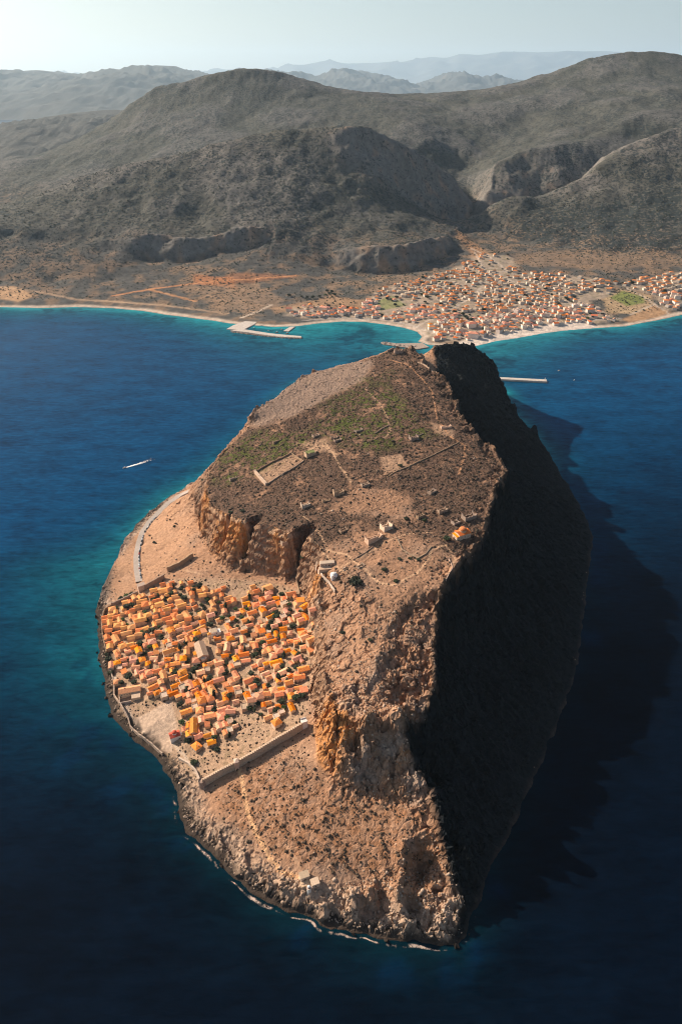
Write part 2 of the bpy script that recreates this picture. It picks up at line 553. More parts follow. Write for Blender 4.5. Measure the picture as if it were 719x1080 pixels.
for poly, s in [([(360, 420, 152), (410, 412, 160), (440, 432, 160), (460, 455, 155), (400, 475, 150), (350, 465, 144), (330, 450, 140)], .95),
                ([(238, 472, 116), (275, 455, 130), (330, 455, 140), (320, 480, 130), (270, 500, 118), (236, 512, 106), (226, 503, 104)], .9),
                ([(335, 430, 150), (380, 400, 162), (420, 390, 170), (410, 415, 160), (360, 445, 150)], .5)]:
    A = blend(A, mask(wpoly(poly), 14, 10, 95) * sstep(-.12, .22, n2 * .7 + n1 * .6) * s, GREEN * (1 + .5 * n2[..., None]))
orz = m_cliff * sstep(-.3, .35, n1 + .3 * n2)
oz2 = sum(np.exp(-(((GX - at_z(a, b, z)[0]) ** 2 + (GY - at_z(a, b, z)[1]) ** 2) / r ** 2)) for a, b, z, r in
          [(226, 535, 80, 26), (352, 785, 70, 20), (345, 760, 75, 18), (240, 560, 80, 22), (255, 570, 80, 15), (334, 620, 85, 14), (440, 935, 15, 10), (424, 800, 66, 9), (300, 570, 95, 14)])
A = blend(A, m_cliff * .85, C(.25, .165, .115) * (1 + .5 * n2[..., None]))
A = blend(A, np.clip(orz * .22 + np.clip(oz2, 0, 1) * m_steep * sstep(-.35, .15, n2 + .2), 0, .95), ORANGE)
A = blend(A, m_crag * sstep(.0, .5, n1) * .6, GREYR)
A = blend(A, m_front * sstep(-.2, .25, n2) * .55, C(.24, .105, .045))
A = blend(A, m_shore * .75 * (GY < 600), C(.43, .31, .225))
m_cal = 1 - (calm - .2) / .8
A = blend(A, m_cal * .6, C(.43, .25, .15))
A = blend(A, (GY > 715) * (GX < 0) * sstep(26, 14, SD + 6 * n2) * .75, C(.50, .375, .285))
A = blend(A, mask(wpoly([(96, 606, 0), (112, 592, 3), (121, 600, 7), (117, 625, 7), (106, 642, 5), (98, 640, 0)]), 5, 4, 145, 10) * .8, C(.135, .105, .085))
A = blend(A, m_town * .85, C(.40, .27, .18) * (1 + .25 * n2[..., None]))
A = blend(A, m_town * sstep(.05, .4, n2) * .45, C(.12, .10, .05))
A = blend(A, m_plaza * .95, C(.47, .34, .25) * (1 + .08 * n2[..., None]))
A = blend(A, mask(TOWN, 3) * 0 + sstep(0, 12, sdist(GX, GY, TOWN) * -1) * sstep(14, 10, SD) * (GY > 430) * (GY < 740) * .5, C(.45, .34, .26))


def trail(px, w, col, s=.9, z=None):
    global A
    L = [drape(*p) for p in px]
    d = poly_dist(GX, GY, L) + n2 * w * .7
    A = blend(A, sstep(w, w * .45, d) * s, col)
    return L


PATH = C(.50, .315, .195)
trail([(412, 380), (430, 385), (445, 400), (455, 412), (458, 425), (460, 440), (470, 455), (476, 462), (490, 470), (488, 485), (484, 500)], 1.7, C(.50, .26, .14))
trail([(385, 410), (400, 425), (408, 440), (412, 455), (405, 462)], 1.8, PATH, .8)
trail([(345, 470), (352, 480), (358, 492), (370, 508)], 2.2, PATH, .9)
trail([(325, 475), (340, 470), (355, 480)], 2.4, PATH, .8)
trail([(221, 535), (235, 543), (250, 550), (275, 553), (300, 562), (325, 568), (338, 578), (350, 592), (362, 605)], 2.4, PATH)
trail([(338, 578), (365, 585), (385, 600), (400, 615), (415, 618), (440, 605), (452, 590), (455, 580), (470, 575)], 2.0, PATH)
trail([(370, 608), (360, 598), (385, 585), (400, 575), (430, 563), (455, 562)], 1.5, PATH, .8)
trail([(320, 545), (330, 560), (345, 578)], 1.6, PATH, .8)
trail([(470, 575), (480, 590), (472, 605)], 1.6, PATH, .7)
trail([(253, 812), (257, 835), (262, 858), (270, 880), (283, 903), (296, 920), (310, 925), (330, 930)], 2.7, C(.56, .33, .18), 1.0)
trail([(316, 915), (302, 892), (310, 905)], 1.6, PATH, .6)
trail([(346, 690), (352, 705), (362, 712), (375, 708), (380, 698)], 1.3, PATH, .7)
trail([(360, 745), (380, 735), (395, 740), (410, 748), (420, 755)], 1.5, PATH, .8)
trail([(213, 800), (235, 790), (250, 790), (246, 775), (270, 760), (290, 762)], 1.8, PATH, .8)
trail([(183, 785), (195, 798), (205, 812), (210, 824)], 2.0, C(.52, .40, .30))
trail([(120, 712), (128, 735), (140, 758), (160, 785)], 2.2, C(.5, .38, .29))
for a, b, s in [((325, 610), (330, 640), 1.4), ((185, 600), (212, 606), 1.5), ((330, 660), (332, 700), 1.6)]:
    trail([a, b], s, PATH, .7)
spill = np.exp(-(((GX - at_z(318, 792, 46)[0]) / 14) ** 2 + ((GY - at_z(318, 792, 46)[1]) / 14) ** 2))
A = blend(A, spill * .6, C(.46, .30, .2))
A = blend(A, np.maximum(sstep(8.5, 3.0, Z + n2 * 5.0) * sstep(17, 9, SD + 5 * n1), sstep(9.5, 5, SD + 4 * n2) * (GY > 430) * (GY < 780)) * .93, WET)
A = blend(A, (SD < 0) * sstep(-.4, .6, Z) * .9, WET)
A = blend(A, m_north, C(.012, .0145, .0165) * (1 + .5 * n2[..., None]))  # shade of the north face painted into its colour, near black
A *= (1 + .22 * fbm(GX, GY, 3.2, 2, 99))[..., None]
# bush density for the shader: alpha
alpha = np.clip(m_plateau * .3 + vegd * .38 + (1 - m_plateau) * .16 - m_town * .2 - m_plaza - m_cal * .1 + m_front * .28 - m_shore * .12 - upper * .25 - bare * .2 - m_north * .9, 0, 1)
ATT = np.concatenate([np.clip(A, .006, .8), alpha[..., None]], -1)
# horizontal crumpling of steep faces so cliffs are not plain height-field ramps
gy_, gx_ = np.gradient(Z, HI)
st = sstep(.7, 1.8, np.hypot(gx_, gy_))
ql = fbm(GX + Z * .9, GY - Z * .7, 8, 4, 111, gain=.6)
qm = fbm(GX - Z * .8, GY + Z * .6, 8, 4, 113, gain=.6)
strata = np.sin(Z * .55 + 2.2 * n1) * .9
DX = GX + st * (ql * 4.4 - np.sign(gx_) * strata)
DY = GY + st * (qm * 4.4 - np.sign(gy_) * strata)


def ground_material(name, bush_scale, bush_col, bump_d, grain, distort=0.0):
    t = NT(name)
    a = t.attr('albedo')
    p = t.pos()
    f = t.noise(p, grain, 5, .65)
    c = t.mix(1.0, a.outputs['Color'], t.ramp(f, .25, .75, (.62, .62, .62, 1), (1.38, 1.34, 1.3, 1)), 'MULTIPLY')
    # bushes: noise above a threshold set by the local density
    b = t.noise(p, bush_scale, 3, .6)
    b2 = t.noise(p, bush_scale * .21, 2, .5)
    b = t.math('ADD', t.math('MULTIPLY', b, .78), t.math('MULTIPLY', b2, .22))
    thr = t.math('SUBTRACT', .72, t.math('MULTIPLY', a.outputs['Alpha'], .30))
    k = t.math('MULTIPLY', t.math('SUBTRACT', b, thr), 14.0, clamp=True)
    c = t.mix(t.math('MULTIPLY', k, .85), c, bush_col)
    t.l(c, t.b.inputs['Base Color'])
    t.b.inputs['Roughness'].default_value = .95
    t.b.inputs['Specular IOR Level'].default_value = .08
    h = t.math('ADD', t.math('MULTIPLY', f, .8), t.math('MULTIPLY', k, .55))
    h = t.math('ADD', h, t.noise(p, grain * 3.1, 3, .6))
    t.bump(h, .9, bump_d)
    return t.m


M_ISLAND = ground_material('island_ground', .42, (.05, .036, .024), 1.0, .30)
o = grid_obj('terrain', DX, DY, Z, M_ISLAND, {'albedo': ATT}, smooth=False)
tag(o, kind='structure')
# ================================================================== MAINLAND
MCOAST = [at_z(x, y, 0)[:2] for x, y in [(0, 324), (40, 325), (80, 324), (120, 325), (150, 328), (175, 332), (200, 335), (225, 338), (240, 341), (262, 343), (290, 345), (315, 344), (335, 341),
          (360, 339), (385, 339.5), (405, 342), (425, 345.5), (440, 350), (444, 355), (440, 360), (452, 364), (480, 366), (500, 365), (520, 360.5), (545, 356.5), (570, 352), (600, 348), (620, 346.5),
          (640, 345.5), (660, 344), (690, 338.5), (719, 332)]]
MCOAST = [(-3600, 2260), (-1500, 2200)] + MCOAST + [(1400, 2180), (3600, 2300)]
MCOAST = [tuple(p) for p in MCOAST]
mpoly = MCOAST + [(3600, 9000), (-3600, 9000)]
Y, Zs = (lambda *a: [at_y(*p) for p in a]), (lambda *a: [at_z(*p) for p in a])
L_crestA = Y((-60, 235, 2950), (0, 215, 3000), (50, 200, 3060), (100, 180, 3100), (150, 168, 3160), (200, 158, 3200), (250, 144, 3270), (280, 138, 3300), (320, 133, 3310), (350, 131, 3300), (385, 129, 3300),
             (414, 147, 3330), (445, 161, 3400), (472, 182, 3460), (490, 205, 3460), (500, 224, 3420))
L_cliffTop = Y((-60, 232, 2680), (20, 235, 2680), (75, 250, 2640), (110, 252, 2640), (155, 246, 2650), (200, 250, 2640), (240, 243, 2670), (275, 241, 2680), (310, 255, 2640), (350, 260, 2630), (385, 258, 2590), (420, 256, 2580), (445, 254, 2640), (462, 249, 2760), (477, 240, 2930), (488, 228, 3130))
L_cliffBase = Y((-60, 243, 2640), (12, 246, 2655), (30, 247, 2630), (50, 254, 2625), (75, 264, 2560), (95, 266, 2560), (110, 267, 2578), (125, 270, 2545), (145, 275, 2545), (154, 277, 2592), (166, 277, 2590), (174, 277, 2548), (186, 279, 2575), (215, 274, 2592), (228, 269, 2570), (240, 266, 2622), (272, 259, 2642), (284, 264, 2590), (310, 276, 2550), (330, 280, 2530), (350, 284, 2535), (385, 290, 2520), (420, 291, 2505), (447, 281, 2575), (470, 266, 2760))
L_backC = Y((-80, 195, 5150), (0, 180, 5250), (60, 160, 5250), (100, 137, 5250), (120, 122, 5250), (145, 103, 5250), (165, 90, 5250), (182, 87, 5270), (200, 83, 5250), (225, 76, 5250), (250, 70, 5250), (275, 71, 5270),
            (300, 76, 5350), (345, 91, 5550), (385, 100, 5650), (430, 98, 5700), (470, 97, 5650), (500, 95, 5650), (540, 88, 5600), (580, 75, 5550), (620, 60, 5500), (660, 53, 5450), (685, 51, 5450), (719, 57, 5400), (800, 75, 5350))
L_D1 = Y((800, 110, 3700), (719, 132, 3500), (667, 150, 3400), (635, 168, 3300), (604, 192, 3200), (572, 208, 3150), (540, 203, 3120), (515, 215, 3120), (495, 232, 3130), (482, 247, 3150))
L_E = Y((512, 205, 3420), (518, 187, 3520), (530, 167, 3620), (550, 156, 3680), (575, 153, 3720), (598, 152, 3750), (640, 135, 3950), (680, 120, 4100), (719, 105, 4300))
L_gorge = Y((497, 235, 3300), (502, 222, 3450), (498, 208, 3600), (490, 197, 3720), (480, 189, 3820), (505, 160, 4050), (530, 142, 4300), (560, 120, 4550), (600, 100, 4780))
L_spur = Y((385, 101, 4980), (400, 115, 4600), (430, 127, 4300), (455, 150, 4050), (468, 172, 3920))
L_mass = Y((640, 110, 4400), (690, 95, 4500), (719, 90, 4550))
Vl = [(640, 3270, 80), (760, 3350, 100), (870, 3410, 130), (1040, 3480, 170), (1220, 3590, 235), (1400, 3720, 300), (1650, 3900, 380)]            # valley between the two right-hand ridges
Fs = Y((412, 165, 3260), (419, 195, 3230), (432, 215, 3250), (447, 228, 3250), (458, 236, 3250), (474, 240, 3280), (488, 240, 3330))
Gl = [(-1900, 3600, 60), (-1300, 3600, 95), (-900, 3650, 160), (-400, 3700, 245), (-50, 3700, 310), (200, 3700, 320), (330, 3600, 270)]
foot = Zs((-60, 300, 25), (0, 300, 25), (60, 300, 22), (120, 298, 25), (200, 300, 28), (270, 300, 25), (330, 305, 20))
inner = Zs((330, 283, 45), (370, 290, 42), (405, 296, 38), (430, 290, 42), (455, 278, 50), (472, 266, 57), (485, 253, 62))
flat = Zs((380, 315, 16), (450, 315, 28), (500, 320, 26), (450, 340, 12), (500, 345, 11), (560, 330, 15), (500, 295, 42), (560, 300, 32), (600, 310, 22), (620, 290, 38), (640, 310, 21), (680, 310, 20),
          (719, 310, 18), (680, 290, 38), (719, 290, 38), (719, 270, 62), (650, 268, 62), (600, 262, 64), (560, 258, 66), (530, 255, 66), (505, 258, 63), (560, 280, 46))
offs = [(-2600, 3000, 150), (-2600, 3500, 140), (2600, 3300, 350), (2600, 4400, 520), (2200, 2700, 80), (-2600, 4600, 190), (-2600, 2500, 40), (2400, 4800, 600)]
behind = [(x, 6400, 60 + 40 * math.sin(x * .003)) for x in range(-3400, 3401, 60)]
mc = [densify([(x, y, 0) for x, y in MCOAST], 10)]
for L in (L_crestA, L_cliffTop, L_cliffBase, L_backC, L_D1, L_E, L_gorge, L_spur, L_mass, Vl, Gl, Fs):
    mc.append(densify(L, 10))
for L in (foot, inner, flat, offs, behind):
    mc.append(np.array(L, float))
mf = relax(-3500, 1750, 3500, 6500, 18.0, np.vstack(mc), blur=2)
xs = np.concatenate([np.linspace(-3400, -1900, 60)[:-1], np.linspace(-1900, 2000, 560), np.linspace(2000, 3400, 55)[1:]])
ys = [1770.0]
while ys[-1] < 6400:
    ys.append(ys[-1] + (5.5 if ys[-1] < 2900 else 5.5 + (ys[-1] - 2900) * .011))
MX, MY = np.meshgrid(xs, np.array(ys))
wa = fbm(MX, MY, 160, 4, 201) * 42
wb = fbm(MX, MY, 160, 4, 203) * 42
msd = sdist(MX + wa * .12, MY + wb * .12, mpoly)
kk = sstep(150, 700, msd)
mb = mf(MX + wa * kk, MY + wb * kk)
lowl = sstep(40, 190, mb)
er = fbm(MX + wa * 1.5, MY + wb * 1.5, 560, 5, 211, gain=.42, ridged=True)
er2 = fbm(MX, MY, 130, 5, 217, gain=.55, ridged=True)
crest = np.minimum(poly_dist(MX, MY, L_backC), np.minimum(poly_dist(MX, MY, L_crestA), poly_dist(MX, MY, L_D1)))
ck = sstep(0, 420, crest) * .8 + .2
gm = np.gradient(mf.Z, mf.h)
msl = Field(-3500, 1750, mf.h, np.hypot(gm[0], gm[1]))(MX + wa * kk, MY + wb * kk)
mcl = sstep(.55, .95, msl) * sstep(3900, 3500, MY)
MZ = mb + lowl * ((.25 - er) * 28 * ck + (.1 - er2) * 5) + mcl * (er2 * 22) + fbm(MX, MY, 40, 3, 221) * 2.2 * sstep(20, 90, mb)
MZ = np.where(msd > 0, np.maximum(MZ * sstep(0, 40, msd) + .8 * sstep(0, 6, msd), .3), np.maximum(msd * .2, -15))
MZF_x, MZF_y = xs, np.array(ys)


class RField:
    def __call__(s, x, y):
        gx = np.clip(np.interp(x, MZF_x, np.arange(len(MZF_x))), 0, len(MZF_x) - 1.001)
        gy = np.clip(np.interp(y, MZF_y, np.arange(len(MZF_y))), 0, len(MZF_y) - 1.001)
        i, j = gx.astype(int), gy.astype(int)
        fx, fy = gx - i, gy - j
        return (MZ[j, i] * (1 - fx) + MZ[j, i + 1] * fx) * (1 - fy) + (MZ[j + 1, i] * (1 - fx) + MZ[j + 1, i + 1] * fx) * fy


MFLD = RField()


def mdrape(px, py):
    return drape(px, py, MFLD, 1700, 7000, 3.0)


def mgz(x, y):
    return float(MFLD(np.array(x), np.array(y)))


HILL, HILLR, SCRUB, SOIL, BEACH, RED, TOWNG, GRASS = (C(.086, .083, .078), C(.18, .165, .15), C(.05, .05, .033), C(.29, .185, .115), C(.58, .46, .36), C(.45, .18, .075), C(.40, .31, .235), C(.15, .19, .05))
m1 = fbm(MX, MY, 300, 5, 231)
m2 = fbm(MX, MY, 60, 4, 233)
m3 = fbm(MX, MY, 26, 3, 237)
B = np.ones(MX.shape + (3,)) * HILL
B = blend(B, sstep(-.3, .3, m1) * .5, C(.108, .097, .082))
B = blend(B, sstep(2950, 3200, MY) * sstep(3600, 3400, MY - .25 * MX * (MX < 300)) * sstep(150, 240, mb) * .6, C(.122, .108, .092))
B = blend(B, sstep(3380, 3750, MY - .25 * MX * (MX < 300)) * sstep(120, 260, mb) * .85, C(.052, .059, .060))
B = blend(B, sstep(-.1, .35, er2) * lowl * .4, HILLR)
B = blend(B, sstep(.25, .6, er) * lowl * .45, C(.055, .058, .042))
B = blend(B, mcl * .7, HILLR)
B = blend(B, mcl * sstep(.1, .5, m2) * .4, C(.38, .22, .13))
B = blend(B, (1 - lowl) * sstep(-.15, .3, m2 + .4 * m1) * .62, SOIL)


def mp(pts):
    return [mdrape(*p)[:2] for p in pts]


def mm(pts, feather, wob=0.0):
    d = sdist(MX, MY, mp(pts))
    return sstep(-feather, feather, d + (m2 * wob if wob else 0))


MTOWN = [(300, 333), (310, 322), (380, 326), (398, 308), (420, 300), (450, 293), (470, 286), (490, 278), (505, 268), (540, 270), (545, 288), (600, 290), (640, 297), (650, 312), (620, 318), (640, 332), (655, 338),
         (600, 344), (560, 350), (520, 356), (500, 360), (455, 360), (440, 345), (400, 338), (340, 338)]
MTOWN2 = [(645, 300), (700, 290), (719, 286), (719, 325), (700, 328), (690, 312), (660, 303)]
m_t = np.clip(mm(MTOWN, 14, 16) + mm(MTOWN2, 10, 8), 0, 1)
B = blend(B, m_t * .75, TOWNG)
B = blend(B, m_t * sstep(.0, .4, m3) * .6, C(.13, .115, .06))
B = blend(B, mm([(222, 298), (245, 288), (300, 290), (310, 293), (240, 300)], 10, 10) * .45, RED)
B = blend(B, mm([(205, 290), (245, 293), (250, 305), (205, 300)], 8, 8) * .7, RED)
B = blend(B, mm([(205, 302), (270, 300), (300, 315), (290, 325), (250, 330), (215, 320)], 10, 20) * .5, SOIL * 1.15)
B = blend(B, mm([(285, 325), (350, 312), (395, 318), (380, 325), (310, 325), (290, 332)], 8, 8) * .6, C(.42, .25, .14))
B = blend(B, mm([(395, 318), (412, 312), (430, 322), (400, 328)], 6, 8) * .6, GRASS)
B = blend(B, mm([(635, 316), (655, 305), (685, 312), (690, 322), (670, 332), (640, 330)], 7, 6) * .85, C(.42, .29, .17))
B = blend(B, mm([(642, 314), (656, 307), (678, 313), (680, 320), (660, 323)], 7, 8) * .85, GRASS)
B = blend(B, mm([(655, 337), (690, 322), (706, 330), (690, 335), (665, 341)], 6, 5) * .7, C(.5, .29, .15))
B = blend(B, mm([(535, 268), (600, 262), (719, 268), (719, 280), (640, 285), (560, 282), (545, 276)], 20, 30) * .5, SOIL)
B = blend(B, mm([(480, 240), (492, 250), (505, 260), (515, 268), (505, 275), (492, 262), (480, 250)], 12, 10) * .75, C(.46, .25, .13))
B = blend(B, mm([(0, 303), (15, 302), (40, 312), (20, 318), (0, 316)], 6, 5) * .8, C(.55, .33, .18))


def mtrail(px, w, col, s=.9):
    global B
    d = poly_dist(MX, MY, [mdrape(*p) for p in px]) + m3 * w * .5
    B = blend(B, sstep(w, w * .45, d) * s, col)


mtrail([(120, 312), (155, 306), (200, 300), (240, 296), (312, 291)], 8, C(.50, .23, .11))
mtrail([(155, 305), (180, 311), (206, 318)], 7, C(.50, .25, .12))
mtrail([(0, 303), (40, 308), (80, 316), (120, 318), (170, 322), (240, 331)], 8, C(.45, .30, .19), .7)
mtrail([(255, 335), (272, 329), (285, 322)], 7, C(.52, .41, .32))
mtrail([(660, 304), (680, 314), (697, 326), (705, 331)], 5, C(.50, .40, .31))
mtrail([(665, 332), (680, 325), (690, 321), (697, 326)], 5, C(.48, .38, .30), .8)
mtrail([(496, 262), (512, 268), (528, 280), (532, 286), (520, 288), (540, 297), (560, 306), (600, 318)], 5, C(.50, .41, .33), .8)
mtrail([(500, 266), (508, 280), (515, 290), (520, 287)], 5, C(.50, .41, .33), .8)
mtrail([(560, 300), (580, 310), (610, 325), (630, 335)], 4, C(.45, .38, .32), .7)
mtrail([(440, 345), (470, 330), (500, 312), (515, 292)], 4, C(.45, .38, .32), .7)
mtrail([(320, 338), (360, 335), (400, 337), (430, 342), (460, 352), (500, 358), (560, 346), (620, 338), (655, 336)], 5, C(.42, .37, .33), .8)
bw = 16 + 10 * fbm(MX, MY, 200, 2, 241)
xx = np.clip((MX + 800) / 1600, 0, 1)
B = blend(B, sstep(bw + 10, bw - 6, msd) * (msd > -3) * .85, BEACH)
bb = poly_dist(MX, MY, [at_z(*p, 0) for p in [(500, 365), (540, 357.5), (580, 350), (615, 346)]])
B = blend(B, sstep(55, 40, bb) * (msd > 0), C(.60, .50, .42))
B = blend(B, sstep(4, 1, msd) * .6 * (bb > 60), C(.13, .10, .08))
B *= (1 + .2 * m3)[..., None]
al = np.clip(.50 + .3 * m1 + .22 * sstep(40, 120, mb) - m_t * .45 - sstep(70, 30, msd) * .5 - mcl * .15 + mm([(560, 225), (719, 200), (719, 275), (600, 265), (540, 250)], 60, 60) * .28, 0, 1)
M_HILL = ground_material('mainland_ground', .085, (.030, .039, .040), 2.2, .05)
o = grid_obj('hills', MX, MY, MZ, M_HILL, {'albedo': np.concatenate([np.clip(B, .01, .8), al[..., None]], -1)})
tag(o, kind='structure')

# ---- far ranges, each a ridge of its own
def far_range(name, pts, dist, depth, seed, rough, y_in=0.0, base=-20):
    W = [at_y(px, py, dist) for px, py in pts]
    x = np.linspace(W[0][0], W[-1][0], 420)
    cz = np.interp(x, [p[0] for p in W], [p[2] for p in W])
    v = np.linspace(-1, 1, 110)
    X, V = np.meshgrid(x, v)
    Yy = dist + V * depth + y_in
    prof = np.clip(1 - np.abs(V), 0, 1)
    prof = prof ** .85
    e = fbm(X, Yy, rough * 9, 6, seed, gain=.55, ridged=True)
    Zz = base + (cz[None, :] - base) * prof + (e - .15) * rough * sstep(0, .25, np.abs(V)) * prof ** .5 * 1.8 + (e - .15) * rough * .12
    col = np.ones(X.shape + (3,)) * C(.082, .084, .080)
    col = blend(col, sstep(0, .5, fbm(X, Yy, rough * 4, 4, seed + 5)) * .5, C(.13, .12, .105))
    o = grid_obj(name, X, Yy, Zz, M_HILL, {'albedo': np.concatenate([col, np.full(X.shape + (1,), .5)], -1)})
    return tag(o, kind='structure')


far_range('hills', [(-260, 150), (-160, 110), (-60, 85), (0, 76), (40, 74), (80, 78), (120, 79), (140, 73), (165, 69), (185, 70), (200, 75), (230, 84), (280, 110)], 29000, 13000, 301, 190)
far_range('hills', [(-260, 190), (-120, 160), (-20, 138), (0, 134), (40, 126), (70, 120), (110, 116), (160, 118), (220, 140)], 9500, 6500, 331, 50)
far_range('hills', [(230, 95), (285, 75), (300, 76), (330, 81), (345, 79), (365, 74), (385, 76), (410, 82), (430, 92), (440, 92), (455, 89), (470, 80), (480, 77), (492, 81), (510, 83), (530, 86), (560, 90), (640, 100)], 38000, 8000, 307, 300)
far_range('hills', [(-500, 84), (-200, 80), (100, 78), (230, 76), (290, 72), (320, 69), (345, 64), (365, 67), (390, 66), (420, 66), (440, 62), (455, 60), (470, 61), (485, 57), (505, 58), (530, 54), (560, 55), (600, 54), (640, 54), (690, 60), (800, 64), (1100, 70)], 90000, 12000, 311, 560)
# ================================================================== SEA
def spaced(lo, hi, a, b, h, grow=1.22):
    core = list(np.arange(a, b + h, h))
    s, q = h, core[-1]
    while q < hi:
        s *= grow
        q += s
        core.append(q)
    s, q = h, core[0]
    pre = []
    while q > lo:
        s *= grow
        q -= s
        pre.append(q)
    return np.array(pre[::-1] + core)


sx = spaced(-90000, 90000, -1150, 1300, 7.0)
sy = spaced(-4500, 112000, 120, 2260, 7.0)
SX, SY = np.meshgrid(sx, sy)
q1 = fbm(SX, SY, 120, 4, 401)
q2 = fbm(SX, SY, 45, 4, 403)
di = np.maximum(-sdist(SX + q2 * 10, SY + q1 * 10, COAST), 0)
dm = np.maximum(-sdist(SX + q1 * 15, SY + q2 * 10, mpoly), 0)
# depth in metres: gently shelving sand on the mainland side and south of the old town, a sheer drop north of the rock
south = sstep(60, -120, SX) * sstep(330, 520, SY)
reach = 22 + 40 * south * sstep(980, 700, SY) + 6 * south
dep_i = di / reach * 9
dep_m = dm / (60 + 150 * np.exp(-((SX - 40) / 330) ** 2) + 55 * np.exp(-((SX - 330) / 260) ** 2)) * 9
dep = np.minimum(dep_i, dep_m)
patch = sstep(.12, .42, q2 + q1 * .5 + .25 * np.sin(SX * .02)) * sstep(.5, 2, dep) * sstep(16, 7, dep)
shoal = sum(np.exp(-(((SX - at_z(a, b, 0)[0]) / r) ** 2 + ((SY - at_z(a, b, 0)[1]) / (r * .8)) ** 2)) for a, b, r in [(60, 640, 70), (30, 600, 60), (75, 600, 50), (90, 700, 45)])
shal = np.exp(-dep / 6.5)
mid = np.exp(-dep / 17.0)
bay = sstep(500, 1500, SY)
TURQ, TEAL, BLUE, DEEP_SHADED, WEED = C(.012, .20, .235), C(.0008, .046, .074), C(.0006, .041, .112), C(.0003, .0034, .0095), C(.0006, .013, .038)
W = np.ones(SX.shape + (3,)) * DEEP_SHADED
W = blend(W, np.clip(sstep(400, 1250, SY - .45 * SX) ** 1.15, 0, 1), BLUE)  # near and northern water painted darker for steep view, vignette and shade
W = blend(W, np.clip(mid * .50 + .26 * shoal, 0, 1) * (.10 + .90 * sstep(400, 660, SY - .3 * np.maximum(SX, 0) * (SY < 1100))) * (1 - .75 * sstep(100, 250, SX) * sstep(1150, 1000, SY)), TEAL)
W = blend(W, np.clip(shal * 1.0, 0, 1) * (.05 + .22 * sstep(480, 640, SY) * south + .9 * sstep(650, 1500, SY)) * (1 - .9 * sstep(60, 250, SX) * sstep(1250, 1050, SY)), TURQ)
W = blend(W, patch * .6, WEED)
W *= (1 + .12 * q2 + .10 * q1)[..., None]
foamv = sstep(5.5, 2.0, np.abs(di - 4 - 3 * q2)) * sstep(.0, .3, fbm(SX, SY, 18, 3, 409) + .2) * 0
t = NT('sea_water')
a = t.attr('albedo')
p = t.pos()
mpn = t.n('ShaderNodeMapping')
mpn.inputs['Rotation'].default_value = (0, 0, math.radians(-6))
mpn.inputs['Scale'].default_value = (.05, .16, .16)
t.l(p, mpn.inputs['Vector'])
wv = t.noise(mpn.outputs[0], 1.0, 6, .62, .4)
mp2 = t.n('ShaderNodeMapping')
mp2.inputs['Rotation'].default_value = (0, 0, math.radians(14))
mp2.inputs['Scale'].default_value = (.012, .03, .03)
t.l(p, mp2.inputs['Vector'])
sw = t.noise(mp2.outputs[0], 1.0, 3, .5, .2)
tint = t.ramp(t.math('ADD', t.math('MULTIPLY', wv, .6), t.math('MULTIPLY', sw, .4)), .34, .66, (.42, .46, .52, 1), (1.6, 1.54, 1.46, 1))  # light and dark of the ripples painted into the water colour
t.l(t.mix(1.0, a.outputs['Color'], tint, 'MULTIPLY'), t.b.inputs['Base Color'])
t.b.inputs['Roughness'].default_value = .12
t.b.inputs['IOR'].default_value = 1.33
t.b.inputs['Specular IOR Level'].default_value = .035
t.bump(t.math('ADD', wv, t.math('MULTIPLY', sw, .8)), .35, 1.2)
o = grid_obj('sea', SX, SY, np.zeros(SX.shape), t.m, {'albedo': np.concatenate([np.clip(W, .0008, .8), np.ones(SX.shape + (1,))], -1)})
tag(o, kind='structure')
# ================================================================== MATERIALS OF BUILT THINGS
M_ROOF = plain('terracotta_tiles', (.74, .24, .066), .85, .28, .9, .46)
M_WALL = plain('plastered_stone', (.66, .45, .285), .9, .18, .5, .40)
M_ROUGH = plain('rough_stone', (.33, .225, .155), .95, .35, .9, .30)
M_PALE = plain('pale_stone', (.55, .385, .275), .9, .18, .6, .25)
M_WHITE = plain('whitewash', (.76, .70, .64), .8, .08, .5, .22)
M_FLAT = plain('flat_roof_screed', (.52, .37, .26), .9, .15, .5, .35)
M_MROOF = plain('town_roof_tiles', (.64, .215, .09), .85, .22, .5, .50)
M_GLASS = plain('dark_window', (.03, .032, .035), .3, .1, 1, 0, .5)
M_DOOR = plain('timber_door', (.10, .05, .028), .7, .2, 2)
M_LEAF = plain('dark_leaves', (.034, .042, .020), .8, .45, 1.2, .6)
M_LEAF2 = plain('green_leaves', (.055, .085, .022), .8, .4, 1.2, .5)
M_BARK = plain('bark', (.09, .065, .045), .9, .3, 3)
M_DRY = plain('dry_scrub', (.066, .047, .032), .9, .5, .05)
M_HSCRUB = plain('hill_scrub', (.042, .048, .030), .9, .5, .01)
M_STONE = plain('loose_rock', (.38, .275, .20), .95, .4, .3)
M_CONC = plain('harbour_concrete', (.50, .43, .37), .9, .15, .2)
M_BOUL = plain('breakwater_rock', (.34, .26, .21), .95, .35, .5)
M_RAMP = plain('town_wall_stone', (.47, .335, .235), .95, .25, .7)
M_ROAD = plain('pale_asphalt', (.40, .33, .28), .95, .10, .3)
M_ROADL = plain('footpath_dust', (.47, .34, .25), .95, .12, .3)
M_CAR = [plain('car_paint_white', (.75, .75, .74), .3, .02), plain('car_paint_dark', (.03, .035, .04), .3, .05), plain('car_paint_red', (.35, .04, .03), .3, .05), plain('car_paint_silver', (.40, .41, .42), .3, .05)]
M_TYRE = plain('tyre_rubber', (.02, .02, .02), .9, .1)
M_TWALL = plain('town_plaster', (.70, .585, .49), .85, .10, .5, .35)
M_HULLW = plain('boat_gelcoat', (.8, .79, .76), .3, .03)
M_HULLB = plain('boat_blue', (.05, .12, .3), .4, .05)
